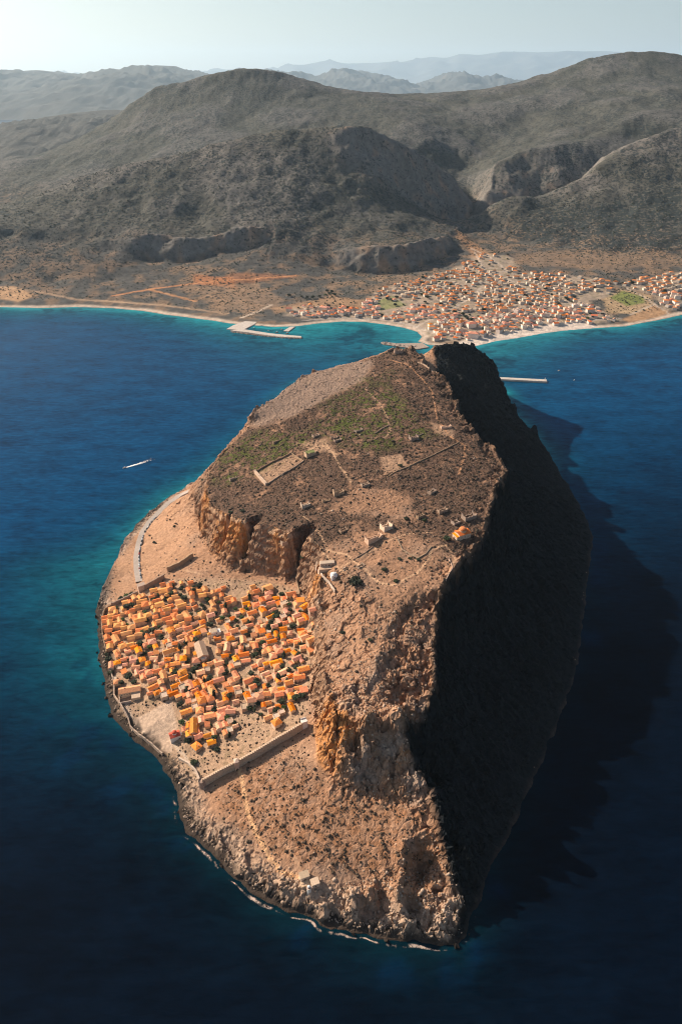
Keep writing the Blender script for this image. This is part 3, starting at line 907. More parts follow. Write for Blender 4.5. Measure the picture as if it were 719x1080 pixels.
M_HULLR = plain('boat_red', (.42, .10, .05), .5, .1)
M_WOOD = plain('boat_deck', (.30, .19, .11), .7, .2)
M_GRASSTOP = plain('dry_grass_top', (.16, .17, .06), .95, .4, .5)
M_REDDOME = plain('red_paint', (.50, .09, .05), .7, .1)


def foam_mat(name, col, scale, lo, hi):
    t = NT(name)
    t.b.inputs['Base Color'].default_value = col + (1,)
    t.b.inputs['Roughness'].default_value = .9
    a = t.attr('cover')
    f = t.noise(t.pos(), scale, 5, .65)
    k = t.math('MULTIPLY', t.math('SUBTRACT', t.math('ADD', f, t.math('MULTIPLY', a.outputs['Fac'], .55)), lo), 1 / (hi - lo), clamp=True)
    t.l(k, t.b.inputs['Alpha'])
    return t.m


ORD = ('first second third fourth fifth sixth seventh eighth ninth tenth eleventh twelfth thirteenth fourteenth fifteenth sixteenth seventeenth eighteenth nineteenth twentieth '
       'twenty-first twenty-second twenty-third twenty-fourth twenty-fifth twenty-sixth twenty-seventh twenty-eighth twenty-ninth thirtieth').split()
ORD += ['thirty-' + w for w in ORD[:9]] + ['fortieth'] + ['forty-' + w for w in ORD[:9]] + ['fiftieth'] + ['fifty-' + w for w in ORD[:9]] + ['sixtieth'] + ['sixty-' + w for w in ORD[:9]]


# ------------------------------------------------------------------ small mesh builders
class MB:
    def __init__(s):
        s.V, s.F = [], []

    def add(s, V, F):
        n = len(s.V)
        s.V += [tuple(v) for v in V]
        s.F += [tuple(i + n for i in f) for f in F]
        return s

    def box(s, x0, y0, z0, x1, y1, z1):
        V = [(x, y, z) for z in (z0, z1) for y in (y0, y1) for x in (x0, x1)]
        return s.add(V, [(0, 2, 3, 1), (4, 5, 7, 6), (0, 1, 5, 4), (2, 6, 7, 3), (0, 4, 6, 2), (1, 3, 7, 5)])

    def gable_walls(s, L, W, h, r, z0=-4.0):
        """rectangular walls with triangular gable ends on the short sides"""
        a, b = L / 2, W / 2
        V = [(-a, -b, z0), (a, -b, z0), (a, b, z0), (-a, b, z0), (-a, -b, h), (a, -b, h), (a, b, h), (-a, b, h), (-a, 0, h + r), (a, 0, h + r)]
        return s.add(V, [(0, 1, 5, 4), (2, 3, 7, 6), (1, 2, 6, 9, 5), (3, 0, 4, 8, 7)])

    def gable_roof(s, L, W, h, r, o=.45, t=.28):
        a, b = L / 2 + o * .7, W / 2 + o
        e = h - r * o / (W / 2) + .06
        V = [(-a, -b, e), (a, -b, e), (a, 0, h + r + .06), (-a, 0, h + r + .06), (a, b, e), (-a, b, e)]
        V += [(x, y, z + t) for x, y, z in V]
        return s.add(V, [(6, 7, 8, 9), (9, 8, 10, 11), (1, 0, 3, 2), (2, 3, 5, 4), (0, 1, 7, 6), (4, 5, 11, 10), (1, 2, 8, 7), (2, 4, 10, 8), (3, 0, 6, 9), (5, 3, 9, 11)])

    def hip_roof(s, L, W, h, r, o=.5, t=.25):
        a, b = L / 2 + o, W / 2 + o
        k = max(0.0, L / 2 - W / 2)
        V = [(-a, -b, h), (a, -b, h), (a, b, h), (-a, b, h), (-a, -b, h + t), (a, -b, h + t), (a, b, h + t), (-a, b, h + t), (-k, 0, h + t + r), (k, 0, h + t + r)]
        return s.add(V, [(3, 2, 1, 0), (0, 1, 5, 4), (1, 2, 6, 5), (2, 3, 7, 6), (3, 0, 4, 7), (4, 5, 9, 8), (5, 6, 9), (6, 7, 8, 9), (7, 4, 8)])

    def shed_roof(s, L, W, h, r, o=.4, t=.25):
        a, b = L / 2 + o, W / 2 + o
        V = [(-a, -b, h), (a, -b, h), (a, b, h + r), (-a, b, h + r)]
        V += [(x, y, z + t) for x, y, z in V]
        return s.add(V, [(4, 5, 6, 7), (3, 2, 1, 0), (0, 1, 5, 4), (1, 2, 6, 5), (2, 3, 7, 6), (3, 0, 4, 7)])

    def cyl(s, x, y, z0, z1, r0, r1, n=10, cap=True):
        V = [(x + r * math.cos(2 * math.pi * k / n), y + r * math.sin(2 * math.pi * k / n), z) for z, r in ((z0, r0), (z1, r1)) for k in range(n)]
        F = [(k, (k + 1) % n, n + (k + 1) % n, n + k) for k in range(n)]
        if cap:
            F.append(tuple(range(n, 2 * n)))
        return s.add(V, F)

    def dome(s, x, y, z, r, n=12, m=4, sq=.8):
        V, F = [], []
        for i in range(m):
            a = i / m * math.pi / 2
            V += [(x + r * math.cos(a) * math.cos(2 * math.pi * k / n), y + r * math.cos(a) * math.sin(2 * math.pi * k / n), z + r * sq * math.sin(a)) for k in range(n)]
        V.append((x, y, z + r * sq))
        for i in range(m - 1):
            F += [(i * n + k, i * n + (k + 1) % n, (i + 1) * n + (k + 1) % n, (i + 1) * n + k) for k in range(n)]
        F += [((m - 1) * n + k, (m - 1) * n + (k + 1) % n, m * n) for k in range(n)]
        return s.add(V, F)

    def lump(s, x, y, z, r, rng, sq=.8, n=6):
        """irregular boulder or bush lump"""
        V, F = [], []
        for i, (a, q) in enumerate(((-.35, .75), (.25, 1.0), (.85, .62))):
            for k in range(n):
                w = 2 * math.pi * (k + .5 * (i % 2)) / n
                j = r * q * rng.uniform(.72, 1.25)
                V.append((x + j * math.cos(w), y + j * math.sin(w), z + r * sq * a * rng.uniform(.8, 1.2)))
        V.append((x + rng.uniform(-.2, .2) * r, y, z + r * sq * rng.uniform(1.0, 1.3)))
        for i in range(2):
            F += [(i * n + k, i * n + (k + 1) % n, (i + 1) * n + (k + 1) % n, (i + 1) * n + k) for k in range(n)]
        F += [(2 * n + k, 2 * n + (k + 1) % n, 3 * n) for k in range(n)]
        return s.add(V, F)

    def obj(s, name, mat, parent=None, smooth=False):
        return mesh_obj(name, s.V, s.F, mat, parent, smooth=smooth)


def copy_thing(root, loc, rz, scale, label, group=None):
    r = root.copy()
    COL.objects.link(r)
    r.location, r.rotation_euler, r.scale = loc, (0, 0, rz), scale
    r['label'] = label
    if group:
        r['group'] = group
    for ch in root.children:
        c = ch.copy()
        COL.objects.link(c)
        c.parent = r
        for g in ch.children:
            d = g.copy()
            COL.objects.link(d)
            d.parent = c
    return r


def place(proto, used, loc, rz, scale, label, group):
    """the prototype itself the first time, a copy afterwards"""
    if id(proto) not in used:
        used[id(proto)] = 1
        proto.location, proto.rotation_euler, proto.scale = loc, (0, 0, rz), scale
        tag(proto, label, None, group)
        return proto
    return copy_thing(proto, loc, rz, scale, label, group)


def opening(x, y, z, w, h, side, d=.07):
    """a thin slab standing proud of the wall; side is -y or +x or -x or +y"""
    b = MB()
    if side == 'f':
        b.box(x - w / 2, y - d, z, x + w / 2, y + .02, z + h)
    elif side == 'k':
        b.box(x - w / 2, y - .02, z, x + w / 2, y + d, z + h)
    elif side == 'r':
        b.box(x - .02, y - w / 2, z, x + d, y + w / 2, z + h)
    else:
        b.box(x - d, y - w / 2, z, x + .02, y + w / 2, z + h)
    return b


# ------------------------------------------------------------------ old-town houses
def house_proto(style):
    root = empty('stone_house', (0, 0, 0))
    tag(root, None, 'house')
    w, rf = MB(), MB()
    L, W, h, r = {'small': (8, 6.2, 4.2, 1.5), 'long': (13, 6.8, 5.0, 1.7), 'tall': (9, 7, 7.6, 1.6), 'hip': (9, 8, 5.8, 1.9), 'shed': (7.5, 6, 4.4, 1.5), 'flat': (8, 7, 5.6, 0), 'ell': (11, 6.4, 5.0, 1.6)}[style]
    if style in ('small', 'long', 'tall', 'ell'):
        w.gable_walls(L, W, h, r)
        rf.gable_roof(L, W, h, r)
        if style == 'ell':
            w.box(1.0, -W / 2 - 5, -4, L / 2 - .3, -W / 2, h - .8)
            q = MB().gable_roof(5, L / 2 - 1.3, h - .8, 1.1)
            rf.add([(3.1 - y, x - W / 2 - 2.6, z) for x, y, z in q.V], q.F)
    elif style == 'hip':
        w.box(-L / 2, -W / 2, -4, L / 2, W / 2, h)
        rf.hip_roof(L, W, h, r)
    elif style == 'shed':
        a, b = L / 2, W / 2
        V = [(-a, -b, -4), (a, -b, -4), (a, b, -4), (-a, b, -4), (-a, -b, h), (a, -b, h), (a, b, h + r), (-a, b, h + r)]
        w.add(V, [(0, 1, 5, 4), (1, 2, 6, 5), (2, 3, 7, 6), (3, 0, 4, 7)])
        rf.shed_roof(L, W, h + .01, r * 1.06)
    else:
        w.box(-L / 2, -W / 2, -4, L / 2, W / 2, h)
        rf.box(-L / 2 + .3, -W / 2 + .3, h, L / 2 - .3, W / 2 - .3, h + .12)
        p = MB()
        for b in ((-L / 2, -W / 2, L / 2, -W / 2 + .3), (-L / 2, W / 2 - .3, L / 2, W / 2), (-L / 2, -W / 2 + .3, -L / 2 + .3, W / 2 - .3), (L / 2 - .3, -W / 2 + .3, L / 2, W / 2 - .3)):
            p.box(b[0], b[1], h, b[2], b[3], h + .75)
        p.obj('parapet', M_WALL, root)
    w.obj('wall', M_WALL, root)
    ro = rf.obj('roof', M_FLAT if style == 'flat' else M_ROOF, root)
    if style in ('small', 'tall', 'long', 'hip'):
        MB().box(L * .22, .5, h + .4, L * .22 + .8, 1.3, h + r + 1.0).obj('chimney', M_PALE, ro)
    n = 2 if L < 10 else 3
    for k in range(n):
        x = -L / 2 + L * (k + .5) / n
        if k == 0:
            opening(x, -W / 2, -.2, 1.2, 2.2, 'f').obj('door', M_DOOR, root)
        else:
            opening(x, -W / 2, 1.2, 1.1, 1.4, 'f').obj('window', M_GLASS, root)
        if style == 'tall':
            opening(x, -W / 2, 4.6, 1.0, 1.4, 'f').obj('window', M_GLASS, root)
    opening(L / 2, 0, h * .45, 1.0, 1.4, 'r').obj('window', M_GLASS, root)
    return root


STY = ['small', 'long', 'tall', 'hip', 'shed', 'flat', 'ell']
SNAME = {'small': 'small gabled stone house', 'long': 'long gabled stone house', 'tall': 'tall gabled stone house', 'hip': 'hip-roofed stone house', 'shed': 'lean-to-roofed stone house', 'flat': 'flat-roofed stone house', 'ell': 'L-shaped stone house'}
SHAPE = {'small': (8, 6.2), 'long': (13, 6.8), 'tall': (9, 7), 'hip': (9, 8), 'shed': (7.5, 6), 'flat': (8, 7), 'ell': (11, 10)}
PROTO = {s: house_proto(s) for s in STY}
USED = {}


def to_px(x, y, z):
    f = y * CP - (z - CAMH) * SP
    u = y * SP + (z - CAMH) * CP
    return CX + FPX * x / f, CY - FPX * u / f


def hull_px(p):
    return [drape(*q)[:2] for q in p]


HPOLY = hull_px([(107, 655), (116, 643), (140, 628), (152, 622), (172, 619), (185, 614), (203, 620), (225, 622), (262, 622), (300, 628), (313, 640), (331, 662), (329, 688), (312, 700), (320, 730),
                 (308, 752), (286, 770), (268, 752), (252, 752), (245, 775), (224, 786), (203, 797), (192, 778), (182, 742), (150, 738), (126, 742), (117, 715), (111, 690)])
VOID = [hull_px(q) for q in ([(204, 676), (222, 674), (232, 700), (208, 706)], [(140, 742), (186, 740), (192, 780), (172, 800)], [(218, 662), (236, 660), (238, 676), (218, 678)], [(248, 706), (262, 700), (264, 716), (252, 722)],
                             [(236, 620), (262, 618), (262, 630), (240, 634)], [(120, 724), (155, 722), (156, 750), (122, 750)])]
ORG = np.array(drape(213, 829)[:2])
AX = np.array((.927, .375))
AY = np.array((-.375, .927))
rr = random.Random(5)
rows = {}
trees_old = []
for k in range(0, 30):
    wv_ = 10 + k * 10.5
    u_ = -120 + rr.uniform(0, 6)
    while u_ < 250:
        jit = rr.uniform(-2.6, 2.6)
        P2 = ORG + AX * u_ + AY * (wv_ + jit)
        x, y = P2
        ok = bool(inside(np.array([x]), np.array([y]), HPOLY)[0]) and not any(bool(inside(np.array([x]), np.array([y]), v)[0]) for v in VOID)
        if not ok:
            u_ += 4
            continue
        if rr.random() < .16:
            trees_old.append((k, u_, x, y))
            u_ += rr.uniform(7, 10)
            continue
        st_ = rr.choices(STY, [30, 22, 16, 12, 9, 7, 7])[0]
        L, W = SHAPE[st_]
        turn = rr.random() < .42 and st_ != 'ell'
        sc = rr.uniform(.68, 1.1)
        span = (W if turn else L) * sc
        P2 = ORG + AX * (u_ + span / 2) + AY * (wv_ + jit)
        rows.setdefault(k, []).append((u_, st_, P2, turn, sc))
        u_ += span + (rr.uniform(-.4, 1.2) if rr.random() < .72 else rr.uniform(2.5, 7))
        if rr.random() < .16:
            trees_old.append((k, u_, *(P2 + AX * (span / 2 + .5) - AY * 4.5)))
rows = {k: v for k, v in rows.items() if v}
rowno = {k: i for i, k in enumerate(sorted(rows))}
nhouse = 0
far_rows = []
for k in sorted(rows):
    if nhouse + len(rows[k]) > 292:
        far_rows += rows[k]
        continue
    for n, (u_, st_, P2, turn, sc) in enumerate(sorted(rows[k], key=lambda q: q[0])):
        ang = math.atan2(AX[1], AX[0]) + rr.gauss(0, .10) + .14 * math.sin(k * .7 + u_ * .02) + (math.pi / 2 if turn else 0) + (math.pi if rr.random() < .3 else 0)
        z = gz(*P2) - .2
        lab = f'{SNAME[st_]}, {ORD[n]} from the sea in the {ORD[rowno[k]]} row from the wall'
        place(PROTO[st_], USED, (P2[0], P2[1], z), ang, (sc, sc * rr.uniform(.92, 1.05), sc * rr.uniform(.8, 1.05)), lab, 'stone houses of the walled town')
        nhouse += 1
# the farthest rows under the cliff, past the countable 300
fb, mi_ = MB(), []
M_R2 = [plain('terracotta_tiles_faded', (.66, .29, .11), .85, .3, .12), plain('terracotta_tiles_red', (.66, .19, .06), .85, .3, .12), plain('terracotta_tiles_ochre', (.72, .30, .09), .85, .3, .12)]
for u_, st_, P2, turn, sc in far_rows:
    ang = math.atan2(AX[1], AX[0]) + rr.gauss(0, .12) + (math.pi / 2 if turn else 0)
    L, W = SHAPE[st_]
    h = rr.uniform(4.2, 6.5)
    ca, sa, z = math.cos(ang) * sc, math.sin(ang) * sc, gz(*P2) - .2
    hip = st_ == 'hip'
    for q, m in ((MB().box(-L / 2, -W / 2, -4, L / 2, W / 2, h) if hip else MB().gable_walls(L, W, h, 1.6), 0), (MB().hip_roof(L, W, h + .003, 1.8) if hip else MB().gable_roof(L, W, h, 1.6), rr.choice([1, 2, 3]))):
        fb.add([(P2[0] + ca * a - sa * c, P2[1] + sa * a + ca * c, z + e * sc) for a, c, e in q.V], q.F)
        mi_ += [m] * len(q.F)
if far_rows:
    o = mesh_obj('distant_houses', fb.V, fb.F, [M_WALL] + M_R2, mi=mi_)
    tag(o, 'farthest crowded rows of orange-roofed houses of the walled town', 'houses', kind='stuff')
print('far', len(far_rows))
print('old town houses', nhouse, 'rows', len(rows), 'trees', len(trees_old))


# ------------------------------------------------------------------ trees
def leaf_cloud(b, cx, cy, cz, rx, rz_, n, size, rng):
    for _ in range(n):
        while True:
            p = [rng.uniform(-1, 1) for _ in range(3)]
            q = sum(c * c for c in p)
            if .12 < q < 1:
                break
        k = 1 + .18 * math.sin(5 * p[0] + 3 * p[1]) + .15 * math.sin(7 * p[2] + 4 * p[0])
        x, y, z = cx + p[0] * rx * k, cy + p[1] * rx * k, cz + p[2] * rz_ * k
        a, t_ = rng.uniform(0, 6.28), rng.uniform(-.9, .9)
        s = size * rng.uniform(.6, 1.3)
        ux, uy = math.cos(a) * s, math.sin(a) * s
        vx, vy, vz = -math.sin(a) * s * math.cos(t_), math.cos(a) * s * math.cos(t_), s * math.sin(t_)
        b.add([(x - ux - vx, y - uy - vy, z - vz), (x + ux - vx * .4, y + uy - vy * .4, z - vz * .4), (x + ux * .6 + vx, y + uy * .6 + vy, z + vz), (x - ux * .8 + vx * .7, y - uy * .8 + vy * .7, z + vz * .7)], [(0, 1, 2, 3)])


def tree_proto(name, cat, h, r, form, mat, seed):
    rng = random.Random(seed)
    root = empty(name, (0, 0, 0))
    tag(root, None, cat)
    t = MB().cyl(0, 0, -1.0, h * .55, h * .045 + .08, h * .025, 7)
    for k in range(4):
        a = k * 1.6 + rng.uniform(0, .6)
        q = MB().cyl(0, 0, 0, r * .7, .1, .05, 5)
        t.add([(x + (z) * math.cos(a) * .8, y + z * math.sin(a) * .8, h * .38 + z * .7) for x, y, z in q.V], q.F)
    t.obj('trunk', M_BARK, root)
    c = MB()
    if form == 'column':
        leaf_cloud(c, 0, 0, h * .55, r, h * .48, 260, .42, rng)
    else:
        for k in range(7):
            a = k * 2.4
            d = r * (.55 if k else 0)
            leaf_cloud(c, d * math.cos(a), d * math.sin(a), h * .6 + rng.uniform(-.12, .18) * h, r * rng.uniform(.42, .6), h * rng.uniform(.2, .28), 75, .48 * r / 3, rng)
    c.obj('crown', mat, root)
    return root


TP = [tree_proto('broadleaf_tree', 'tree', 5.5, 3.0, 'round', M_LEAF, 1), tree_proto('broadleaf_tree', 'tree', 4.2, 2.4, 'round', M_LEAF2, 2), tree_proto('cypress_tree', 'tree', 9, 1.3, 'column', M_LEAF, 3)]
TN = ['round dark green tree', 'small light green tree', 'slender dark cypress']
trow = {}
for k, u_, x, y in trees_old:
    trow.setdefault(k, []).append((u_, x, y))
# clumps of trees seen in the photograph
for px, py in [(162, 634), (168, 629), (175, 634), (181, 628), (205, 624), (211, 620), (219, 634), (222, 638), (213, 640), (279, 627), (284, 664), (290, 668), (286, 660), (294, 663), (277, 680), (282, 684), (312, 688), (318, 684), (315, 692),
               (210, 703), (216, 700), (222, 701), (206, 708), (186, 712), (191, 745), (147, 700), (133, 668), (128, 634), (134, 631), (139, 628)]:
    x, y, z = drape(px, py)
    k = int(round((np.dot(np.array((x, y)) - ORG, AY) - 10) / 10.5))
    trow.setdefault(k, []).append((float(np.dot(np.array((x, y)) - ORG, AX)), x, y))
tno = {k: i for i, k in enumerate(sorted(trow))}
for k in sorted(trow):
    for n, (u_, x, y) in enumerate(sorted(trow[k])):
        i = rr.choices([0, 1, 2], [62, 28, 10])[0]
        s = rr.uniform(.75, 1.45)
        place(TP[i], USED, (x, y, gz(x, y) - .1), rr.uniform(0, 6), (s, s, s * rr.uniform(.8, 1.05)), f'{TN[i]}, {ORD[n]} from the sea in the {ORD[tno[k]]} tree row from the wall', 'trees between the houses of the walled town')
# single bushes on the plateau
PB = [tree_proto('bush', 'bush', 2.6, 2.2, 'round', M_LEAF, 21)]
for n, (px, py, s, lab) in enumerate([
        (375, 616, 3.2, 'large dark bush beside the pale bastion building on the cliff edge'), (361, 668, 1.2, 'small round bush on the bare slope below the bastion'), (417, 614, 1.3, 'low dark bush on the bare slope left of the dark cliff'),
        (390, 676, 1.0, 'lone bush on the stony slope right of two ruins'), (422, 492, 1.5, 'dark bush at the corner of the square pale field'), (471, 569, 1.9, 'dark bush at the left wall of the cliff church'),
        (405, 602, 1.4, 'largest bush of the scrub ring below the long ruin'), (421, 591, 1.1, 'bush at the middle of the scrub ring below the ruin'), (432, 590, 1.0, 'bush at the right of the scrub ring below the ruin'),
        (441, 592, 1.1, 'bush at the outer end of the scrub ring by the path'), (163, 573, 1.1, 'lone bush on the bare slope right of the coast road'), (158, 565, .7, 'small bush above another beside the coast road bend'),
        (319, 592, 1.4, 'bush at the mouth of the cliff hollow'), (243, 541, 1.2, 'dark bush on the path along the cliff top'), (256, 540, 1.4, 'second dark bush beside the cliff top path'),
        (462, 424, 1.0, 'bush beside the zigzag path below the summit'), (447, 550, 1.3, 'dark bush above the path to the cliff church'), (428, 548, 1.3, 'dark bush uphill of the pink ruined chapel'),
        (214, 507, 1.2, 'green bush where the coast road rounds the cliff foot'), (229, 792, 1.4, 'bright green bush inside the corner of the near wall'), (205, 806, 1.6, 'bright green shrub beside the path inside the corner bastion'),
        (184, 556, 1.0, 'tuft of dark scrub on slope under the cliff corner')]):
    x, y, z = drape(px, py)
    place(PB[0], USED, (x, y, z - .2), n * 1.3, (s, s, s * .85), lab, 'single bushes on the rock')


# ------------------------------------------------------------------ walls and ruins
def draped_wall(name, px, h, thick, mat, label, cat='wall', merlons=False, jag=0.0, seed=1, z_add=0.0, batter=0.0):
    P = densify([(*drape(*p)[:2], 0) for p in px], 2.2)[:, :2]
    rng = random.Random(seed)
    T = np.gradient(P, axis=0)
    T /= np.linalg.norm(T, axis=1)[:, None] + 1e-9
    N = np.stack([-T[:, 1], T[:, 0]], 1)
    zt = np.array([gz(*p) for p in P])
    k = np.ones(5) / 5
    zs_ = np.convolve(np.pad(zt, 2, mode='edge'), k, 'valid')
    b = MB()
    n = len(P)
    for i in range(n):
        top = zs_[i] + h * (1 - jag * rng.random() ** 1.5) + z_add
        for sgn, z, wd in ((-1, zt[i] - 5, thick / 2 + batter), (-1, top, thick / 2), (1, top, thick / 2), (1, zt[i] - 5, thick / 2 + batter)):
            b.V.append((P[i, 0] + N[i, 0] * sgn * wd, P[i, 1] + N[i, 1] * sgn * wd, z))
    for i in range(n - 1):
        a, c = i * 4, i * 4 + 4
        b.F += [(a, c, c + 1, a + 1), (a + 1, c + 1, c + 2, a + 2), (a + 2, c + 2, c + 3, a + 3)]
    b.F += [(0, 1, 2, 3), tuple(4 * (n - 1) + j for j in (3, 2, 1, 0))]
    if not merlons:
        o = b.obj(name, mat)
        return tag(o, label, cat)
    root = empty(name, (P[0, 0], P[0, 1], zt[0]))
    tag(root, label, cat)
    q = MB()
    q.V = [(x - P[0, 0], y - P[0, 1], z - zt[0]) for x, y, z in b.V]
    q.F = b.F
    q.obj('curtain', mat, root)
    m = MB()
    for i in range(0, n - 1, 1):
        c = (P[i] + P[i + 1]) / 2 - P[0]
        d = T[i] * .6
        e = N[i] * .25
        f = N[i] * -(thick / 2 - .3)
        zb = zs_[i] + h - zt[0] - .1
        cc_ = c + f
        V = [(cc_[0] + sx_ * d[0] + sy_ * e[0], cc_[1] + sx_ * d[1] + sy_ * e[1], zb + hz) for hz in (0, 1.5) for sy_ in (-1, 1) for sx_ in (-1, 1)]
        m.add(V, [(0, 2, 3, 1), (4, 5, 7, 6), (0, 1, 5, 4), (2, 6, 7, 3), (0, 4, 6, 2), (1, 3, 7, 5)])
    m.obj('battlements', mat, root)
    return root


draped_wall('town_wall', [(214, 830), (232, 820), (250, 810), (268, 800), (290, 787), (319, 769)], 9.5, 2.6, M_RAMP, 'long tall battlemented stone wall closing the near side of the town', merlons=True, batter=.4)
draped_wall('sea_wall', [(213, 829), (207, 815), (199, 806), (189, 801)], 3.0, 1.6, M_PALE, 'pale curved wall from the corner bastion along the shore', batter=.3)
draped_wall('sea_wall', [(172, 797), (160, 786), (148, 777), (138, 768), (136, 760), (128, 745), (121, 735), (121, 722), (117, 708)], 4.0, 1.4, M_ROUGH, 'sea wall winding along the shore below the plaza', jag=.2)
draped_wall('sea_wall', [(113, 690), (109, 672), (108, 655), (111, 645), (118, 640)], 4.5, 1.4, M_ROUGH, 'sea wall at the far seaward corner of the town', jag=.2)
draped_wall('town_wall', [(118, 640), (132, 634), (146, 627)], 6, 1.6, M_ROUGH, 'town wall from the sea corner up to the road gate', jag=.15)
draped_wall('town_wall', [(153, 622), (163, 617), (174, 610)], 8, 1.8, M_ROUGH, 'tall town wall climbing from the road gate', jag=.1)
draped_wall('town_wall', [(177, 603), (190, 598), (204, 588)], 8, 1.8, M_ROUGH, 'upper town wall with dark near face under the cliff', jag=.1)
draped_wall('field_wall', [(408, 504), (425, 495), (440, 488), (458, 480), (474, 472), (484, 467)], 1.6, .8, M_ROUGH, 'long low dry stone wall running across the plateau scrub', jag=.5)
draped_wall('field_wall', [(418, 567), (424, 580), (440, 590), (449, 585), (455, 577)], 1.4, .8, M_ROUGH, 'curved low field wall around the scrub ring', jag=.4)
draped_wall('field_wall', [(473, 590), (477, 600), (470, 612)], 1.3, .7, M_PALE, 'short pale wall beside the path below the cliff church', jag=.4)
draped_wall('field_wall', [(372, 592), (385, 583), (393, 577)], 1.5, .8, M_ROUGH, 'low wall in front of the long dark ruin', jag=.5)
draped_wall('field_wall', [(395, 458), (402, 453), (410, 449)], 1.8, .9, M_ROUGH, 'short dark wall in the green grass of the upper plateau', jag=.4)
draped_wall('field_wall', [(432, 466), (438, 462), (446, 458)], 1.6, .8, M_ROUGH, 'short wall right of the green grass patch', jag=.5)
draped_wall('parapet_wall', [(334, 595), (333, 602), (340, 609), (347, 616), (353, 625)], 3.5, 1.2, M_PALE, 'pale parapet of the bastion above the town', jag=.1)
draped_wall('parapet_wall', [(316, 605), (313, 615), (316, 628)], 3.5, 1.2, M_ROUGH, 'zigzag stair wall climbing from the town to the bastion', jag=.2)
draped_wall('summit_wall', [(408, 372), (414, 369), (421, 366), (429, 366), (433, 370)], 4, 1.5, M_ROUGH, 'broken fort wall along the summit ridge', jag=.5, seed=4)
draped_wall('summit_wall', [(440, 383), (452, 389), (462, 396), (470, 402)], 2.5, 1.2, M_PALE, 'low pale wall along the upper cliff edge below the summit', jag=.5, seed=8)


def ruin(px, py, L, W, h, rz, mat, label, seed, name='ruined_house', cat='ruin', gap=True, floor=None):
    """roofless walls with broken tops"""
    rng = random.Random(seed)
    L, W, h = L * 1.18, W * 1.18, h * 1.2
    x, y, z = drape(px, py)
    b = MB()
    t_ = .8
    a, c = L / 2, W / 2
    corners = [(-a, -c), (a, -c), (a, c), (-a, c)]
    for i in range(4):
        (x0, y0), (x1, y1) = corners[i], corners[(i + 1) % 4]
        n = max(2, int(math.hypot(x1 - x0, y1 - y0) / 2))
        nx_, ny_ = (y1 - y0), -(x1 - x0)
        q = math.hypot(nx_, ny_)
        nx_, ny_ = nx_ / q * t_, ny_ / q * t_
        base_ = len(b.V)
        for k in range(n + 1):
            f = k / n
            hh = h * (rng.uniform(.55, 1.0) if k not in (0, n) else 1.0)
            if gap and i == 2 and 0 < k < n:
                hh *= .35
            for dx, dy in ((0, 0), (-nx_, -ny_)):
                for zz in (-3, hh):
                    b.V.append((x0 + (x1 - x0) * f + dx, y0 + (y1 - y0) * f + dy, zz + (.003 * i)))
        for k in range(n):
            o_, p_ = base_ + k * 4, base_ + k * 4 + 4
            b.F += [(o_, p_, p_ + 1, o_ + 1), (o_ + 1, p_ + 1, p_ + 3, o_ + 3), (o_ + 3, p_ + 3, p_ + 2, o_ + 2)]
    root = b.obj(name, mat)
    root.location = (x, y, z)
    root.rotation_euler = (0, 0, math.radians(rz))
    tag(root, label, cat, 'ruins on the plateau')
    if floor:
        MB().box(-a + t_ + .02, -c + t_ + .02, -1, a - t_ - .02, c - t_ - .02, floor[0]).obj('grass_roof', floor[1], root)
    return root


ruin(327, 480, 13, 9, 5.5, 25, M_PALE, 'square stone cistern block with a grassy top beside the long enclosure', 1, 'cistern', 'cistern', False, (5.6, M_GRASSTOP))
ruin(357, 521, 12, 8, 4.5, 15, M_ROUGH, 'roofless ruin right of the middle of the brown scrub', 2)
ruin(322, 534, 10, 6, 4.0, 20, M_PALE, 'small open stone box of walls in the brown scrub', 3)
ruin(344, 529, 9, 4, 2.2, 12, M_ROUGH, 'low broken wall stub beside the roofless ruin', 4)
ruin(394, 570, 18, 8, 6.0, 30, M_PALE, 'long roofless ruin with a dark near wall beside the chapel ruin', 5)
ruin(407, 558, 11, 9, 6.5, 30, M_WALL, 'pinkish ruined chapel with one tall lit wall', 6, 'ruined_chapel')
ruin(494, 547, 15, 8, 6.0, 28, M_ROUGH, 'long roofless ruin uphill of the cliff church', 7)
ruin(436, 463, 11, 8, 5.0, 20, M_ROUGH, 'roofless ruin with dark doorway in the upper green grass', 8)
ruin(470, 451, 14, 6, 3.0, 10, M_PALE, 'pale low ruin at a path junction near the dark cliff', 9)
ruin(455, 520, 9, 6, 3.2, 40, M_ROUGH, 'tumbled ruin in dense scrub right of the pale field', 10)
ruin(466, 540, 11, 6, 3.4, 25, M_ROUGH, 'tumbled ruin in scrub above the church path', 11)
ruin(480, 552, 8, 6, 3.0, 30, M_ROUGH, 'small ruin just left of the long church ruin', 12)
ruin(443, 545, 9, 5, 3.2, 30, M_ROUGH, 'low ruin between the pink chapel and the church', 13)
ruin(385, 512, 10, 6, 2.5, 20, M_ROUGH, 'low dark ruin at the edge of the bare field', 14)
ruin(352, 462, 9, 6, 2.6, 10, M_ROUGH, 'low ruin among the grass above the enclosure', 15)
ruin(292, 466, 12, 4, 2.6, 35, M_ROUGH, 'low dark wall ruin near the left rim', 16)
ruin(356, 465, 10, 5, 2.8, 25, M_ROUGH, 'second low ruin among the grass above the enclosure', 17)
ruin(333, 460, 9, 6, 2.6, 30, M_ROUGH, 'low ruin on pale rubble above the cistern block', 18)
ruin(378, 455, 11, 5, 2.4, 35, M_ROUGH, 'slanting low ruin in the middle of the grass', 19)
ruin(300, 575, 7, 5, 2.4, 30, M_ROUGH, 'tiny ruin on a ledge of the town cliff', 20)
ruin(362, 560, 9, 6, 2.4, 30, M_ROUGH, 'low ruin left of the long dark-walled ruin', 21)
